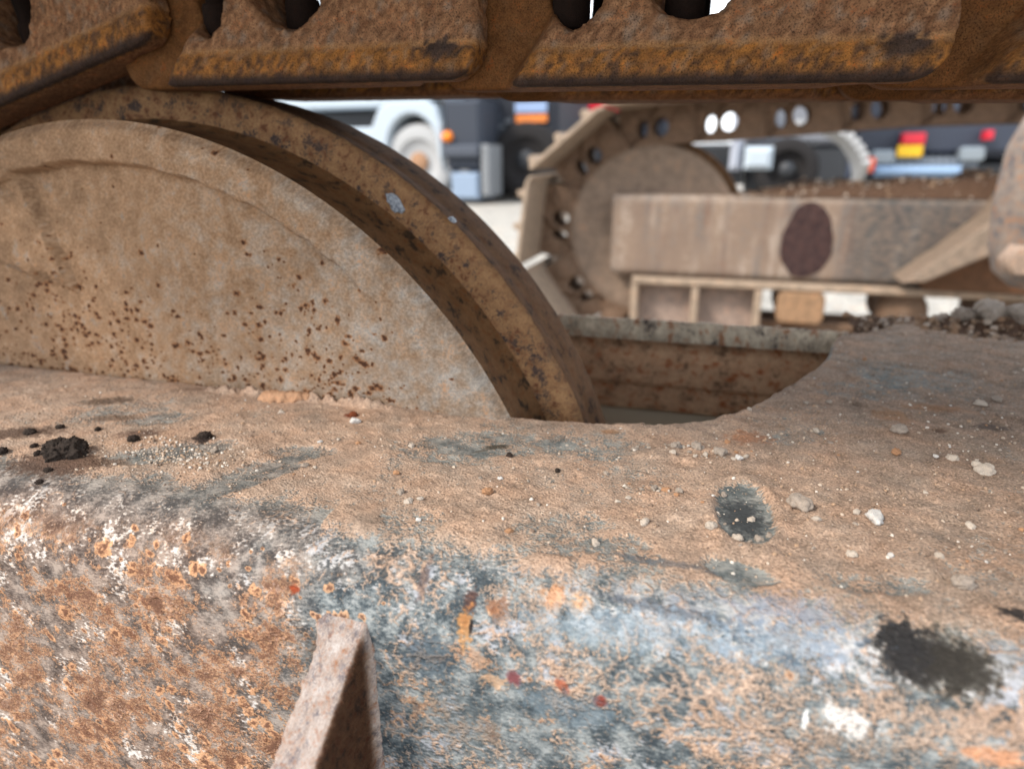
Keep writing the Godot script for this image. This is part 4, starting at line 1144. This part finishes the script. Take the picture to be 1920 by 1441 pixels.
func build_stones() -> void:
	var grain: Texture2D = M.link.albedo_texture
	for k in 10: rocks.append(rock(100 + k, 3, 1.0 if k % 2 == 0 else 0.5, 0.16 if k % 2 == 0 else 0.34))
	for k in 3:
		rng.seed = 900 + k
		var balls := []
		for n in 24:
			var d := Vector3(rng.randfn(), rng.randfn() * 0.75, rng.randfn()).normalized() * rng.randf_range(0.35, 0.72)
			balls.append([d * Vector3(1.0, 0.75, 0.9), rng.randf_range(0.22, 0.38)])
		rocks.append(nets(func(p: Vector3):
			var d := p.length() - 0.55
			for q in balls: d = smin(d, (p - q[0]).length() - q[1], 0.06)
			return d + 0.05 * fn.get_noise_3d(p.x * 4.0, p.y * 4.0, p.z * 4.0) + 0.03 * fn.get_noise_3d(p.x * 11.0, p.y * 11.0, p.z * 11.0), Vector3(-1.2, -1.1, -1.2), Vector3(1.2, 1.1, 1.2), 0.085))
	M.pale = standard(0.9, c8(214, 200, 184), grain, null, 0.0, 0.6)
	M.grey = standard(0.9, c8(182, 168, 154), grain, null, 0.0, 0.6)
	M.white = standard(0.8, c8(232, 228, 222), grain, null, 0.0, 0.5)
	M.black = standard(0.95, c8(64, 54, 48), grain, null, 0.0, 0.9)
	M.brown = standard(0.95, c8(196, 150, 114), grain, null, 0.0, 0.8)
	M.rustc = standard(0.9, c8(136, 74, 46), grain, null, 0.0, 0.8)
	# the black clod and its companions on the left
	var clod := nets(func(p: Vector3):
		var d := 1.0
		for q in [[-0.0052, 0.0040, 0.000, 0.0054], [0.0030, 0.0046, -0.001, 0.0056], [-0.001, 0.0025, 0.0042, 0.0050], [0.0070, 0.0028, 0.0012, 0.0040], [-0.0085, 0.0018, 0.002, 0.0028]]:
			d = smin(d, (p - Vector3(q[0], q[1], q[2])).length() - q[3], 0.0016)
		return d + 0.0022 * fn.get_noise_3d(p.x * 260.0, p.y * 260.0, p.z * 260.0) + 0.0013 * fn.get_noise_3d(p.x * 800.0, p.y * 800.0, p.z * 800.0),
		Vector3(-0.015, -0.005, -0.010), Vector3(0.015, 0.014, 0.013), 0.0005)
	var flatter := PackedVector3Array()
	var ca := clod.surface_get_arrays(0)
	for p in ca[Mesh.ARRAY_VERTEX]: flatter.append(p * Vector3(0.86, 0.74, 0.86))
	clod = arrays_mesh(flatter, smooth_normals(flatter, ca[Mesh.ARRAY_INDEX]), ca[Mesh.ARRAY_INDEX])
	single("soil_clod", clod, standard(0.95, c8(62, 53, 47), grain, null, 0.0, 40.0), Vector3(-0.2470, on_top(-0.247, -0.186) - 0.001, -0.1870), "largest black crumbly soil clod, on the wet dark stain at the left", "clod")
	for q in [[-0.2812, -0.1985, 0.0034, "round black clod near the left edge, left of the largest black clod"], [-0.2310, -0.2045, 0.0032, "small black clod right of the largest one, below the dark streaked stain"], [-0.2050, -0.2165, 0.0035, "black crumb on the scraped slate patch, farthest right of the black clods"], [-0.2560, -0.2100, 0.0021, "small dark crumb behind the largest black clod"], [-0.2740, -0.2070, 0.0024, "dark crumb just behind the round black clod at the left"], [-0.2580, -0.1830, 0.0022, "black crumb touching the left foot of the largest black clod"], [-0.2420, -0.1740, 0.0020, "black crumb lying on the wet stain in front of the largest clod"], [-0.2360, -0.1655, 0.0018, "dark grey chip at the frame's bend, below the largest black clod"], [-0.2735, -0.1800, 0.0032, "black clod at the left edge beside the whitish bend"], [-0.2660, -0.1880, 0.0020, "black crumb between the left edge and the largest clod"]]:
		stone("soil_clod", rocks[1 + int(absf(q[0]) * 1000) % 3 * 2], M.black, q[0], q[1], q[2], q[3], "clod", "black soil clods on the frame", q[0] * 90.0)
	var n := 1
	for q in [[0.0300, -0.2225, 0.0058, "grey gritty clod beside the bare black hollow", 12, "grey"], [0.0523, -0.2214, 0.0045, "white flat flake of stone right of the grey gritty clod", 2, "white"], [0.0470, -0.2225, 0.0018, "small pale stone touching the white flake's left end", 0, "pale"], [0.0959, -0.2706, 0.0052, "pale knobbly stone, largest near the right edge", 10, "pale"], [0.0880, -0.2780, 0.0029, "pale stone just behind the large knobbly one at the right", 4, "pale"], [0.0830, -0.2800, 0.0016, "tiny white stone left of the pale pair at the right", 6, "white"], [0.0690, -0.2790, 0.0028, "brownish lump left of the small white stone at the right", 5, "brown"], [0.0748, -0.3040, 0.0046, "grey brown crumbly lump above the middle of the right side", 12, "grey"], [0.1180, -0.3520, 0.0036, "pale grey pebble far back by the right edge, left of its twin", 4, "pale"], [0.1275, -0.3620, 0.0030, "smaller grey pebble far back, right of its pale twin", 6, "grey"], [0.0800, -0.2250, 0.0024, "pale pebble at the lower right, right of the white flake", 8, "pale"], [0.0680, -0.1880, 0.0040, "grey flat lump near the lower right, in front of the white pebbles", 3, "grey"], [0.0420, -0.1965, 0.0022, "pale stone below the white flake", 12, "pale"], [0.0660, -0.2020, 0.0018, "pale lump right of the stone below the white flake", 2, "pale"], [0.0530, -0.1995, 0.0014, "tiny white pebble between the two pale stones below the flake", 6, "white"], [0.0145, -0.2120, 0.0018, "pale pebble lying in the bare black hollow", 4, "pale"], [0.0340, -0.2140, 0.0019, "long pale pebble below the grey gritty clod", 8, "pale"], [-0.0756, -0.2350, 0.0022, "black pointed stone standing in the middle of the dusty top", 2, "black"], [-0.0540, -0.2260, 0.0017, "small black stone right of the pointed black one", 0, "black"], [-0.0735, -0.2020, 0.0026, "brown dust lump in the middle, in front of the black pointed stone", 3, "brown"], [-0.1520, -0.2490, 0.0030, "flat white flake near the slot, right of the rust spot", 2, "white"], [-0.1575, -0.2570, 0.0026, "dark red rust crumb by the slot's edge", 5, "rustc"], [-0.1030, -0.1945, 0.0022, "largest grey stone of the small row left of centre", 12, "grey"], [-0.0975, -0.1895, 0.0022, "pale right end stone of the small row left of centre", 4, "pale"], [-0.0940, -0.1915, 0.0016, "middle stone of the small row left of centre", 6, "pale"], [-0.0895, -0.1800, 0.0013, "white pebble inside the smooth ring left of centre", 0, "white"], [-0.0315, -0.1830, 0.0022, "pale pebble with a white crumb at the edge of the bend, centre", 4, "pale"], [-0.0185, -0.1975, 0.0024, "round pale pebble on the scraped grey patch right of centre", 0, "pale"], [-0.0260, -0.2130, 0.0014, "single light pebble above the scraped patch right of centre", 6, "pale"], [0.0035, -0.2585, 0.0038, "knobbly grey lump at the right end of the gravel ridge", 11, "grey"], [-0.0060, -0.2605, 0.0034, "grey crumb cluster on the gravel ridge behind the hollow", 12, "grey"], [-0.0140, -0.2600, 0.0030, "grey lump at the left end of the gravel ridge", 10, "grey"], [0.0020, -0.1985, 0.0026, "pale round lump, left of three at the hollow's near rim", 1, "pale"], [0.0100, -0.1975, 0.0024, "pale lump, middle of three at the hollow's near rim", 12, "pale"], [0.0165, -0.1990, 0.0022, "grey lump, right of three at the hollow's near rim", 11, "grey"]]:
		stone("stone", rocks[q[4]], M[q[5]], q[0], q[1], q[2], q[3], "stone", "", n * 2.4)
		n += 1
	# a dry clump of dust on the slot's edge
	var crust := nets(func(p: Vector3):
		var d := 1.0
		for q in [[-0.008, 0.0, 0.0012, 0.0042], [-0.003, 0.0006, 0.0004, 0.0044], [0.003, 0.0012, -0.0012, 0.0040], [0.008, 0.0014, -0.0030, 0.0030], [0.0125, 0.0006, -0.0042, 0.0026]]:
			d = smin(d, ((p - Vector3(q[0], q[1], q[2])) * Vector3(0.8, 1.25, 1.0)).length() - q[3], 0.003)
		return d + 0.0016 * fn.get_noise_3d(p.x * 220.0, p.y * 220.0, p.z * 220.0) + 0.0009 * fn.get_noise_3d(p.x * 900.0, p.y * 900.0, p.z * 900.0),
		Vector3(-0.018, -0.005, -0.012), Vector3(0.020, 0.010, 0.010), 0.0007)
	single("dust_clump", crust, standard(0.95, c8(214, 168, 132), grain, null, 0.0, 40.0), Vector3(-0.2010, on_top(-0.201, -0.267) - 0.0012, -0.2660), "tan lump of caked dust lying by the slot edge, left of centre", "clump")
	# loose crumbs that nothing tells apart
	rng.seed = 77
	for k in 170:
		var x := rng.randf_range(-0.05, 0.16)
		var z := rng.randf_range(-0.43, -0.185)
		if k < 30:
			x = rng.randf_range(-0.24, -0.05)
			z = rng.randf_range(-0.26, -0.180)
		elif k < 62:
			x = -0.006 + rng.randfn() * 0.011
			z = -0.2595 + rng.randfn() * 0.0035
		elif k < 78:
			x = -0.013 + rng.randfn() * 0.007
			z = -0.222 + rng.randfn() * 0.002
		if z < slot_z(x) + 0.004 and x < 0.085: continue
		var r := lerpf(0.0007, 0.0021, pow(rng.randf(), 3.0))
		stone("pebble", rocks[[4, 6, 8, 11, 2, 12, 0][k % 7]], [M.pale, M.grey, M.grey, M.brown, M.grey, M.pale, M.brown, M.grey, M.pale, M.white][k % 10], x, z, r, "tiny loose pebble scattered on the dusty frame top", "pebble", "tiny pebbles on the frame top", k)
	var mm := MultiMesh.new()
	mm.transform_format = MultiMesh.TRANSFORM_3D
	mm.use_colors = true
	mm.mesh = rock(300, 1, 1.0, 0.2)
	var tr := []
	for k in 6500:
		var x := rng.randf_range(-0.33, 0.19)
		var z := rng.randf_range(-0.50, -0.176)
		if rng.randf() < 0.12:
			x = -0.205 + rng.randfn() * 0.02
			z = -0.200 + rng.randfn() * 0.007
		if x < 0.085 and z < slot_z(x) + 0.003: continue
		if z > -0.176: continue
		if rng.randf() > 0.25 + 0.75 * sstep(-0.1, 0.0, x) and absf(x + 0.205) > 0.04: continue
		tr.append(Transform3D(Basis.from_euler(Vector3(rng.randf() * TAU, rng.randf() * TAU, 0)).scaled(Vector3.ONE * lerpf(0.00022, 0.00095, pow(rng.randf(), 3.2))), Vector3(x, on_top(x, z) + 0.0001, z)))
	mm.instance_count = tr.size()
	for k in tr.size():
		mm.set_instance_transform(k, tr[k])
		mm.set_instance_color(k, [Color(0.46, 0.37, 0.29), Color(0.58, 0.52, 0.45), Color(0.38, 0.25, 0.16), Color(0.17, 0.12, 0.09), Color(0.40, 0.32, 0.25), Color(0.36, 0.25, 0.17)][rng.randi() % 6])
	var gm := standard(0.9)
	gm.vertex_color_use_as_albedo = true
	var g := MultiMeshInstance3D.new()
	g.name = "loose_grit"
	g.multimesh = mm
	g.material_override = gm
	add_child(g)
	g.position = HV
	tag(g, "fine loose grit sprinkled over the dusty frame top", "grit", "", "stuff")

func heap(called: String, label: String, x0: float, x1: float, z0: float, z1: float, base: float, hf: Callable, seed_: int, n: int, rmin: float, rmax: float) -> void:
	var t := thing(called, label, "soil", Vector3((x0 + x1) / 2, base, (z0 + z1) / 2))
	t.set_meta("kind", "stuff")
	var g := grid(110, 60, func(a, b):
		var x := lerpf(x0, x1, a)
		var z := lerpf(z0, z1, b)
		var e := sstep(0.0, 0.18, b) * sstep(1.0, 0.82, b)
		var h: float = hf.call(x, z)
		return Vector3(x, base - 0.003 + h * e + (0.003 * fn.get_noise_2d(x * 50.0, z * 50.0) + 0.0025 * fn.get_noise_2d(x * 140.0, z * 140.0)) * e, z), func(a, b): return Vector2(a, b) * 2.0)
	part(t, "soil", g, M.soil)
	rng.seed = seed_
	var mm := MultiMesh.new()
	mm.transform_format = MultiMesh.TRANSFORM_3D
	mm.use_colors = true
	mm.mesh = rocks[6]
	mm.instance_count = n
	for k in n:
		var x := rng.randf_range(x0, x1)
		var z := rng.randf_range(z0, z1)
		var b := (z - z0) / (z1 - z0)
		var e := sstep(0.0, 0.18, b) * sstep(1.0, 0.82, b)
		var r := lerpf(rmin, rmax, pow(rng.randf(), 3.0))
		mm.set_instance_transform(k, Transform3D(Basis.from_euler(Vector3(rng.randf() * TAU, rng.randf() * TAU, 0)).scaled(Vector3.ONE * r), Vector3(x, base - 0.002 + hf.call(x, z) * e + r * 0.2, z)))
		mm.set_instance_color(k, [Color(0.24, 0.16, 0.105), Color(0.30, 0.22, 0.16), Color(0.14, 0.09, 0.06), Color(0.38, 0.31, 0.25), Color(0.26, 0.16, 0.10)][rng.randi() % 5])
	var gm := standard(0.95)
	gm.vertex_color_use_as_albedo = true
	var o := MultiMeshInstance3D.new()
	o.name = "gravel"
	o.multimesh = mm
	o.material_override = gm
	t.add_child(o)
	o.position = HV - t.position

func build_heaps() -> void:
	M.soil = standard(0.95, c8(106, 82, 66), M.link.albedo_texture, tex_bump(12), 0.1, 12.0)
	heap("soil_heap", "brown gravelly soil heaped on the far edge of the near frame at the right", 0.085, 0.33, -0.548, -0.480, TOP, func(x, z): return (0.009 * sstep(0.10, 0.19, x) + 0.002) * (0.30 + 0.70 * sstep(-0.49, -0.52, z)), 41, 900, 0.0008, 0.0032)
	for q in [[1858.0, 582.0, 0.016, "largest pale brown stone on top of the soil heap", 2], [1912.0, 590.0, 0.015, "brown stone at the right edge, beside the pale one on the heap", 0], [1806.0, 588.0, 0.010, "grey knobbly stone left of the largest one on the heap", 1], [1765.0, 592.0, 0.006, "small pale stone at the heap's crest, left of the knobbly one", 4], [1660.0, 604.0, 0.007, "flat stone at the left foot of the soil heap", 8], [1870.0, 606.0, 0.008, "grey broken stone in front of the largest one on the heap", 3]]:
		var p := on_plane(q[0], q[1] + 4.0, -0.525)
		var o := single("stone", rocks[q[4]], M.soilstone if M.has("soilstone") else M.grey, p, q[3], "stone", "stones on the soil heap")
		o.basis = Basis(Vector3(0, 1, 0), q[0]) * Basis.from_scale(Vector3.ONE * q[2] * 0.8)
	heap("soil_heap", "dark soil lying along the top of the opposite track frame", 0.0, 0.66, -1.97, -1.782, -0.1005, func(x, z): return 0.042 * sstep(0.0, 0.2, x) * (0.75 + 0.4 * fn.get_noise_2d(x * 9.0, z * 6.0) + 0.5 * sstep(0.4, 0.55, x)), 43, 700, 0.002, 0.007)


# ------------------------------------------------------------------ yard and vehicles
func wheel(t: Node3D, x: float, y: float, z: float, r: float, w: float, tyre: Material, rim: Material, hub: Material) -> void:
	var ty := part(t, "wheel", lathe(x, y, [Vector2(r * 0.62, z), Vector2(r * 0.9, z + 0.01), Vector2(r, z - 0.04), Vector2(r, z - w + 0.04), Vector2(r * 0.9, z - w), Vector2(r * 0.6, z - w)], 48), tyre)
	for q in [["rim", r * 0.62, r * 0.25, 0.0, -0.05, rim], ["hub", r * 0.27, 0.001, -0.02, 0.01, hub]]:
		var o := MeshInstance3D.new()
		o.name = q[0]
		o.mesh = lathe(x, y, [Vector2(q[1], z + q[3]), Vector2(lerpf(q[1], q[2], 0.2), z + q[4]), Vector2(q[2], z + q[4])], 40)
		o.material_override = q[5]
		ty.add_child(o, true)

func build_yard() -> void:
	var grain: Texture2D = M.link.albedo_texture
	var ground := MeshInstance3D.new()
	ground.name = "ground"
	ground.mesh = grid(2, 2, func(a, b): return Vector3(lerpf(-400, 400, a), 0, lerpf(-700, 100, b)), func(a, b): return Vector2(a, b))
	ground.material_override = standard(0.95, c8(196, 189, 178), grain, null, 0.0, 0.35)
	add_child(ground)
	tag(ground, "", "", "", "structure")
	var white := standard(0.35, c8(164, 174, 182))
	var black := standard(0.5, c8(34, 36, 40))
	var dark := standard(0.6, c8(58, 62, 70))
	var steel := standard(0.45, c8(126, 142, 162))
	var greyw := standard(0.8, c8(160, 160, 160))
	var amber := standard(0.3, c8(240, 130, 16))
	var red := standard(0.45, c8(190, 26, 46))
	var yellow := standard(0.5, c8(214, 168, 10))
	var rubber := standard(0.9, c8(40, 38, 38))
	var bluem := standard(0.4, c8(128, 152, 180))
	# white truck: side with a wheel arch, black front corner
	var z := -8.2
	var a := thing("truck", "white truck with an open wheel arch and black front, parked behind the idler wheel", "truck", Vector3(-4.2, -0.6, -9.2))
	var o := PackedVector2Array([Vector2(-3.47, -0.22), Vector2(-3.47, 0.34), Vector2(-3.53, 0.52), Vector2(-3.66, 0.62), Vector2(-4.15, 0.62), Vector2(-4.32, 0.52), Vector2(-4.42, 0.32), Vector2(-7.5, 0.30), Vector2(-7.5, -0.05), Vector2(-4.24, -0.05)])
	for k in 15:
		var an := PI - 0.3 - (PI - 0.15) * k / 14.0
		o.append(Vector2(-3.87, 0.06) + Vector2.from_angle(an) * Vector2(0.34, 0.40))
	part(a, "wing", prism(o, z - 0.5, z, 0.03), white)
	part(a, "body_side", box(-7.5, 0.56, z - 2.2, -4.25, 1.9, z - 0.3, 0.03), white)
	part(a, "cab", box(-4.25, 0.625, z - 2.2, -3.5, 2.2, z - 0.1, 0.05), white)
	part(a, "arch_lining", box(-4.3, -0.2, z - 0.9, -3.5, 0.5, z - 0.52, 0.02), rubber)
	part(a, "chassis", box(-7.4, -0.25, z - 1.8, -4.3, 0.56, z - 0.6, 0.03), black)
	wheel(a, -3.83, -0.10, z - 0.08, 0.46, 0.35, greyw, greyw, standard(0.8, c8(150, 116, 90)))
	part(a, "front", box(-3.468, -0.20, z - 2.0, -2.98, 0.62, z - 0.06, 0.05), dark)
	part(a, "bumper", box(-3.45, -0.05, z - 0.05, -2.98, 0.10, z + 0.04, 0.03), standard(0.6, c8(74, 78, 86)))
	part(a, "step", box(-3.36, -0.54, z - 0.6, -3.0, -0.22, z + 0.02, 0.03), steel)
	part(a, "post", box(-2.97, -0.5, z - 0.5, -2.86, 0.1, z, 0.02), standard(0.7, c8(120, 122, 124)))
	part(a, "indicator_lamp", lathe(-3.405, 0.196, [Vector2(0.001, z + 0.03), Vector2(0.05, z + 0.02), Vector2(0.066, z - 0.05)], 20), amber)
	# dark lorry beside it with a plate in blue and orange
	var b := thing("truck", "black truck front with a blue and orange plate, right of the white truck", "truck", Vector3(-2.2, -0.6, -9.6))
	var zb := -9.0
	var pl := func(x0: float, y0: float, x1: float, y1: float, zz: float) -> Array:
		var p := on_plane(x0, y1, zz)
		var q := on_plane(x1, y0, zz)
		return [p.x, p.y, q.x, q.y]
	var r: Array = pl.call(870.0, 196.0, 1046.0, 262.0, zb)
	part(b, "cab", box(r[0], r[1], zb - 2.0, r[2], 1.9, zb, 0.05), standard(0.6, c8(44, 46, 52)))
	r = pl.call(880.0, 262.0, 1075.0, 352.0, zb - 0.5)
	part(b, "chassis", box(r[0], r[1], zb - 2.5, r[2], r[3], zb - 0.5, 0.06), black)
	r = pl.call(905.0, 262.0, 1030.0, 330.0, zb)
	part(b, "bumper", box(r[0], r[1], zb - 1.5, r[2], r[3], zb - 0.1, 0.06), black)
	r = pl.call(966.0, 190.0, 1026.0, 212.0, zb + 0.03)
	part(b, "blue_plate", box(r[0], r[1], zb + 0.02, r[2], r[3], zb + 0.05, 0.005), standard(0.5, c8(130, 150, 184)))
	r = pl.call(968.0, 214.0, 1026.0, 230.0, zb + 0.03)
	part(b, "orange_plate", box(r[0], r[1], zb + 0.02, r[2], r[3], zb + 0.05, 0.005), standard(0.5, c8(210, 118, 44)))
	var wp := on_plane(985.0, 300.0, zb + 0.2)
	wheel(b, wp.x, wp.y, zb + 0.2, 0.46, 0.4, rubber, rubber, black)
	wp = on_plane(930.0, 310.0, zb + 0.1)
	wheel(b, wp.x, wp.y, zb + 0.1, 0.40, 0.4, rubber, dark, black)
	for k in 9:
		var gx := 880.0 + k * 17.0
		r = pl.call(gx, 214.0 + (k % 3) * 9.0, gx + 11.0, 232.0 + (k % 4) * 10.0, zb + 0.01)
		if gx < 950.0: part(b, "bracket", box(r[0], r[1], zb - 0.05, r[2], r[3], zb + 0.03 + 0.01 * (k % 3), 0.008), [dark, standard(0.5, c8(98, 100, 104)), black][k % 3])
	r = pl.call(884.0, 236.0, 946.0, 241.0, zb + 0.02)
	part(b, "trim", box(r[0], r[1], zb, r[2], r[3], zb + 0.05, 0.006), standard(0.4, c8(120, 124, 128)))
	r = pl.call(955.0, 262.0, 1012.0, 270.0, zb + 0.05)
	part(b, "trim", box(r[0], r[1], zb, r[2], r[3], zb + 0.06, 0.006), standard(0.4, c8(104, 106, 110)))
	# red skip with an orange stripe and a yellow post
	var zc := -12.0
	var c := thing("skip", "red metal skip with an orange stripe, behind the opposite track's front", "skip", Vector3(-2.2, -0.6, -13))
	r = pl.call(1040.0, 150.0, 1250.0, 222.0, zc)
	part(c, "side", box(r[0], r[1], zc - 2.0, r[2], r[3], zc, 0.04), red)
	r = pl.call(1068.0, 150.0, 1084.0, 221.0, zc)
	part(c, "stripe", box(r[0], r[1], zc + 0.002, r[2], r[3], zc + 0.02, 0.004), standard(0.5, c8(220, 104, 36)))
	r = pl.call(1040.0, 222.0, 1250.0, 300.0, zc)
	part(c, "foot", box(r[0], -0.6, zc - 2.0, r[2], r[3] - 0.005, zc - 0.3, 0.04), dark)
	r = pl.call(1048.0, 222.0, 1066.0, 250.0, zc + 0.5)
	var yp := thing("post", "yellow post with a blue band in front of the red skip", "post", Vector3((r[0] + r[2]) / 2, -0.6, zc + 0.5))
	part(yp, "shaft", lathe(0, 0, [Vector2(0.001, 0.001), Vector2((r[2] - r[0]) / 2, 0.001), Vector2((r[2] - r[0]) / 2, r[3] + 0.6), Vector2(0.001, r[3] + 0.6)], 20), yellow, true).rotation.x = -PI / 2
	part(yp, "band", lathe(0, 0, [Vector2((r[2] - r[0]) / 2 + 0.006, r[1] + 0.50), Vector2((r[2] - r[0]) / 2 + 0.006, r[1] + 0.62)], 20), standard(0.5, c8(40, 110, 180)), true).rotation.x = -PI / 2
	# vehicles seen through the gap above the opposite frame
	var zd := -5.0
	var d := thing("van", "white van with a dark wheel, seen above the opposite track frame", "van", Vector3(0.0, -0.6, -6))
	r = pl.call(1286.0, 255.0, 1368.0, 268.0, zd)
	part(d, "bumper", box(r[0], r[1], zd - 0.2, r[2], r[3], zd, 0.015), white)
	r = pl.call(1250.0, 269.0, 1400.0, 345.0, zd - 0.3)
	part(d, "underbody", box(r[0], r[1], zd - 1.5, r[2], r[3], zd - 0.3, 0.02), black)
	r = pl.call(1366.0, 262.0, 1394.0, 320.0, zd)
	part(d, "corner", box(r[0], r[1], zd - 0.3, r[2], r[3] + 0.5, zd - 0.02, 0.03), standard(0.5, c8(150, 154, 164)))
	r = pl.call(1394.0, 274.0, 1452.0, 318.0, zd)
	part(d, "door", box(r[0], r[1], zd - 0.3, r[2], r[3], zd + 0.02, 0.03), white)
	r = pl.call(1394.0, 272.0, 1592.0, 360.0, zd - 0.45)
	part(d, "sill", box(r[0], r[1], zd - 1.6, r[2], r[3], zd - 0.45, 0.02), black)
	r = pl.call(1394.0, 200.0, 1600.0, 272.0, zd - 0.4)
	part(d, "body", box(r[0], r[1], zd - 1.6, r[2], r[3] + 0.8, zd - 0.4, 0.03), standard(0.5, c8(110, 112, 118)))
	wp = on_plane(1476.0, 318.0, zd - 0.02)
	wheel(d, wp.x, wp.y, zd - 0.02, 0.20, 0.2, rubber, rubber, black)
	# pale crawler track seen end on: a stack of curved pads
	var ze := -4.4
	var e := thing("crawler_track", "pale dusty crawler track seen end on, between the van and the dark lorry", "crawler track", Vector3(0.6, -0.6, -4.9))
	var cen := on_plane(1500.0, 345.0, ze)
	for k in 12:
		var an := 0.02 + k * 0.125
		var m := box(-0.17, 0.255, -0.014, 0.0, 0.325, 0.014, 0.004)
		var p := part(e, "track_pad", box(-0.25, -0.022, -0.014, 0.25, 0.022, 0.014, 0.006), greyw)
		var dirv := Vector3(cos(an), sin(an), 0)
		p.transform = Transform3D(Basis(Vector3(0, 0, 1), an - PI / 2) * Basis(Vector3(0, 1, 0), PI / 2 - 0.5), cen + dirv * 0.30 + HV - e.position)
	# dark lorry rear with a yellow plate
	var zf := -6.0
	var g := thing("lorry", "dark lorry with a yellow number plate, red light and pale bumper, far right", "lorry", Vector3(1.4, -0.6, -7))
	r = pl.call(1590.0, 200.0, 1900.0, 296.0, zf - 0.1)
	part(g, "body", box(r[0], r[1], zf - 2.2, r[2] + 1.0, r[3] + 1.2, zf - 0.12, 0.05), standard(0.5, c8(40, 46, 60)))
	r = pl.call(1590.0, 297.0, 1990.0, 372.0, zf - 0.15)
	part(g, "chassis", box(r[0], r[1], zf - 2.0, r[2], r[3], zf - 0.25, 0.04), black)
	r = pl.call(1588.0, 252.0, 1602.0, 336.0, zf)
	part(g, "corner_post", box(r[0], r[1], zf - 0.2, r[2], r[3], zf, 0.015), standard(0.5, c8(96, 104, 124)))
	r = pl.call(1645.0, 296.0, 1840.0, 316.0, zf)
	part(g, "grille", box(r[0], r[1], zf - 0.2, r[2], r[3], zf - 0.03, 0.02), standard(0.5, c8(98, 106, 116)))
	for k in 11:
		r = pl.call(1662.0 + k * 14.0, 292.0, 1668.0 + k * 14.0, 312.0, zf)
		part(g, "grille_bar", box(r[0], r[1], zf - 0.028, r[2], r[3], zf, 0.004), standard(0.3, c8(150, 158, 164)))
	r = pl.call(1638.0, 311.0, 1806.0, 331.0, zf + 0.05)
	part(g, "bumper", box(r[0], r[1], zf - 0.3, r[2], r[3], zf + 0.06, 0.03), bluem)
	for q in [[1655.0, 296.0], [1822.0, 290.0]]:
		var hp := on_plane(q[0], q[1], zf)
		part(g, "head_lamp", prism(round2(hp.x - 0.085, hp.y - 0.045, hp.x + 0.085, hp.y + 0.055, 0.03), zf - 0.06, zf + 0.02, 0.012), standard(0.2, c8(128, 136, 142), null, null, 0.0, null, 0.4))
	r = pl.call(1682.0, 272.0, 1733.0, 294.0, zf + 0.03)
	part(g, "number_plate", box(r[0], r[1], zf - 0.02, r[2], r[3], zf + 0.02, 0.003), yellow)
	r = pl.call(1690.0, 249.0, 1738.0, 271.0, zf)
	part(g, "red_panel", box(r[0], r[1], zf - 0.1, r[2], r[3], zf + 0.01, 0.01), red)
	r = pl.call(1846.0, 244.0, 1866.0, 262.0, zf)
	part(g, "red_panel", box(r[0], r[1], zf - 0.1, r[2], r[3], zf + 0.01, 0.01), red)
	r = pl.call(1605.0, 295.0, 1643.0, 323.0, zf)
	part(g, "indicator_lamp", box(r[0], r[1], zf - 0.1, r[2], r[3], zf + 0.03, 0.012), standard(0.3, c8(236, 84, 10)))


# ------------------------------------------------------------------ build
func _ready() -> void:
	var cam := Camera3D.new()
	cam.name = "camera"
	var at := CameraAttributesPhysical.new()
	at.frustum_focal_length = 21.42
	at.frustum_near = 0.02
	at.frustum_far = 900.0
	at.exposure_aperture = 7.0
	at.frustum_focus_distance = 0.245
	cam.attributes = at
	add_child(cam)
	cam.transform = Transform3D(eye_basis(), HV)
	var we := WorldEnvironment.new()
	we.name = "environment"
	var env := Environment.new()
	env.background_mode = Environment.BG_SKY
	var sky := ProceduralSkyMaterial.new()
	sky.sky_top_color = Color(0.86, 0.90, 0.95)
	sky.sky_horizon_color = Color(0.94, 0.95, 0.96)
	sky.sky_curve = 0.2
	sky.ground_bottom_color = Color(0.5, 0.48, 0.45)
	sky.ground_horizon_color = Color(0.7, 0.69, 0.67)
	sky.sun_angle_max = 1.0
	env.sky = Sky.new()
	env.sky.sky_material = sky
	env.tonemap_mode = Environment.TONE_MAPPER_LINEAR
	env.tonemap_exposure = 2.9
	env.sdfgi_enabled = true
	env.ssao_enabled = true
	env.ssil_enabled = true
	we.environment = env
	add_child(we)
	var sun := DirectionalLight3D.new()
	sun.name = "sun"
	sun.light_energy = 0.5
	sun.light_angular_distance = 14.0
	sun.light_color = Color(1.0, 0.965, 0.92)
	sun.shadow_enabled = true
	sun.look_at_from_position(Vector3(-0.55, 0.75, 0.62), Vector3.ZERO)
	add_child(sun)

	fn.seed = 3
	fn.frequency = 1.0
	fn.noise_type = FastNoiseLite.TYPE_SIMPLEX_SMOOTH
	fn.fractal_octaves = 3
	nA = noise_bytes(1, 0.010, 5)
	nB = noise_bytes(2, 0.030, 4)
	nC = noise_bytes(3, 0.110, 3)
	nE = noise_bytes(4, 0.420, 2)
	nR = noise_bytes(5, 0.045, 4, true)
	M.dirt = standard(0.95, c8(96, 72, 54))
	build_frame()
	build_idler()
	build_chain()
	build_far_track()
	build_yard()
	build_stones()
	build_heaps()
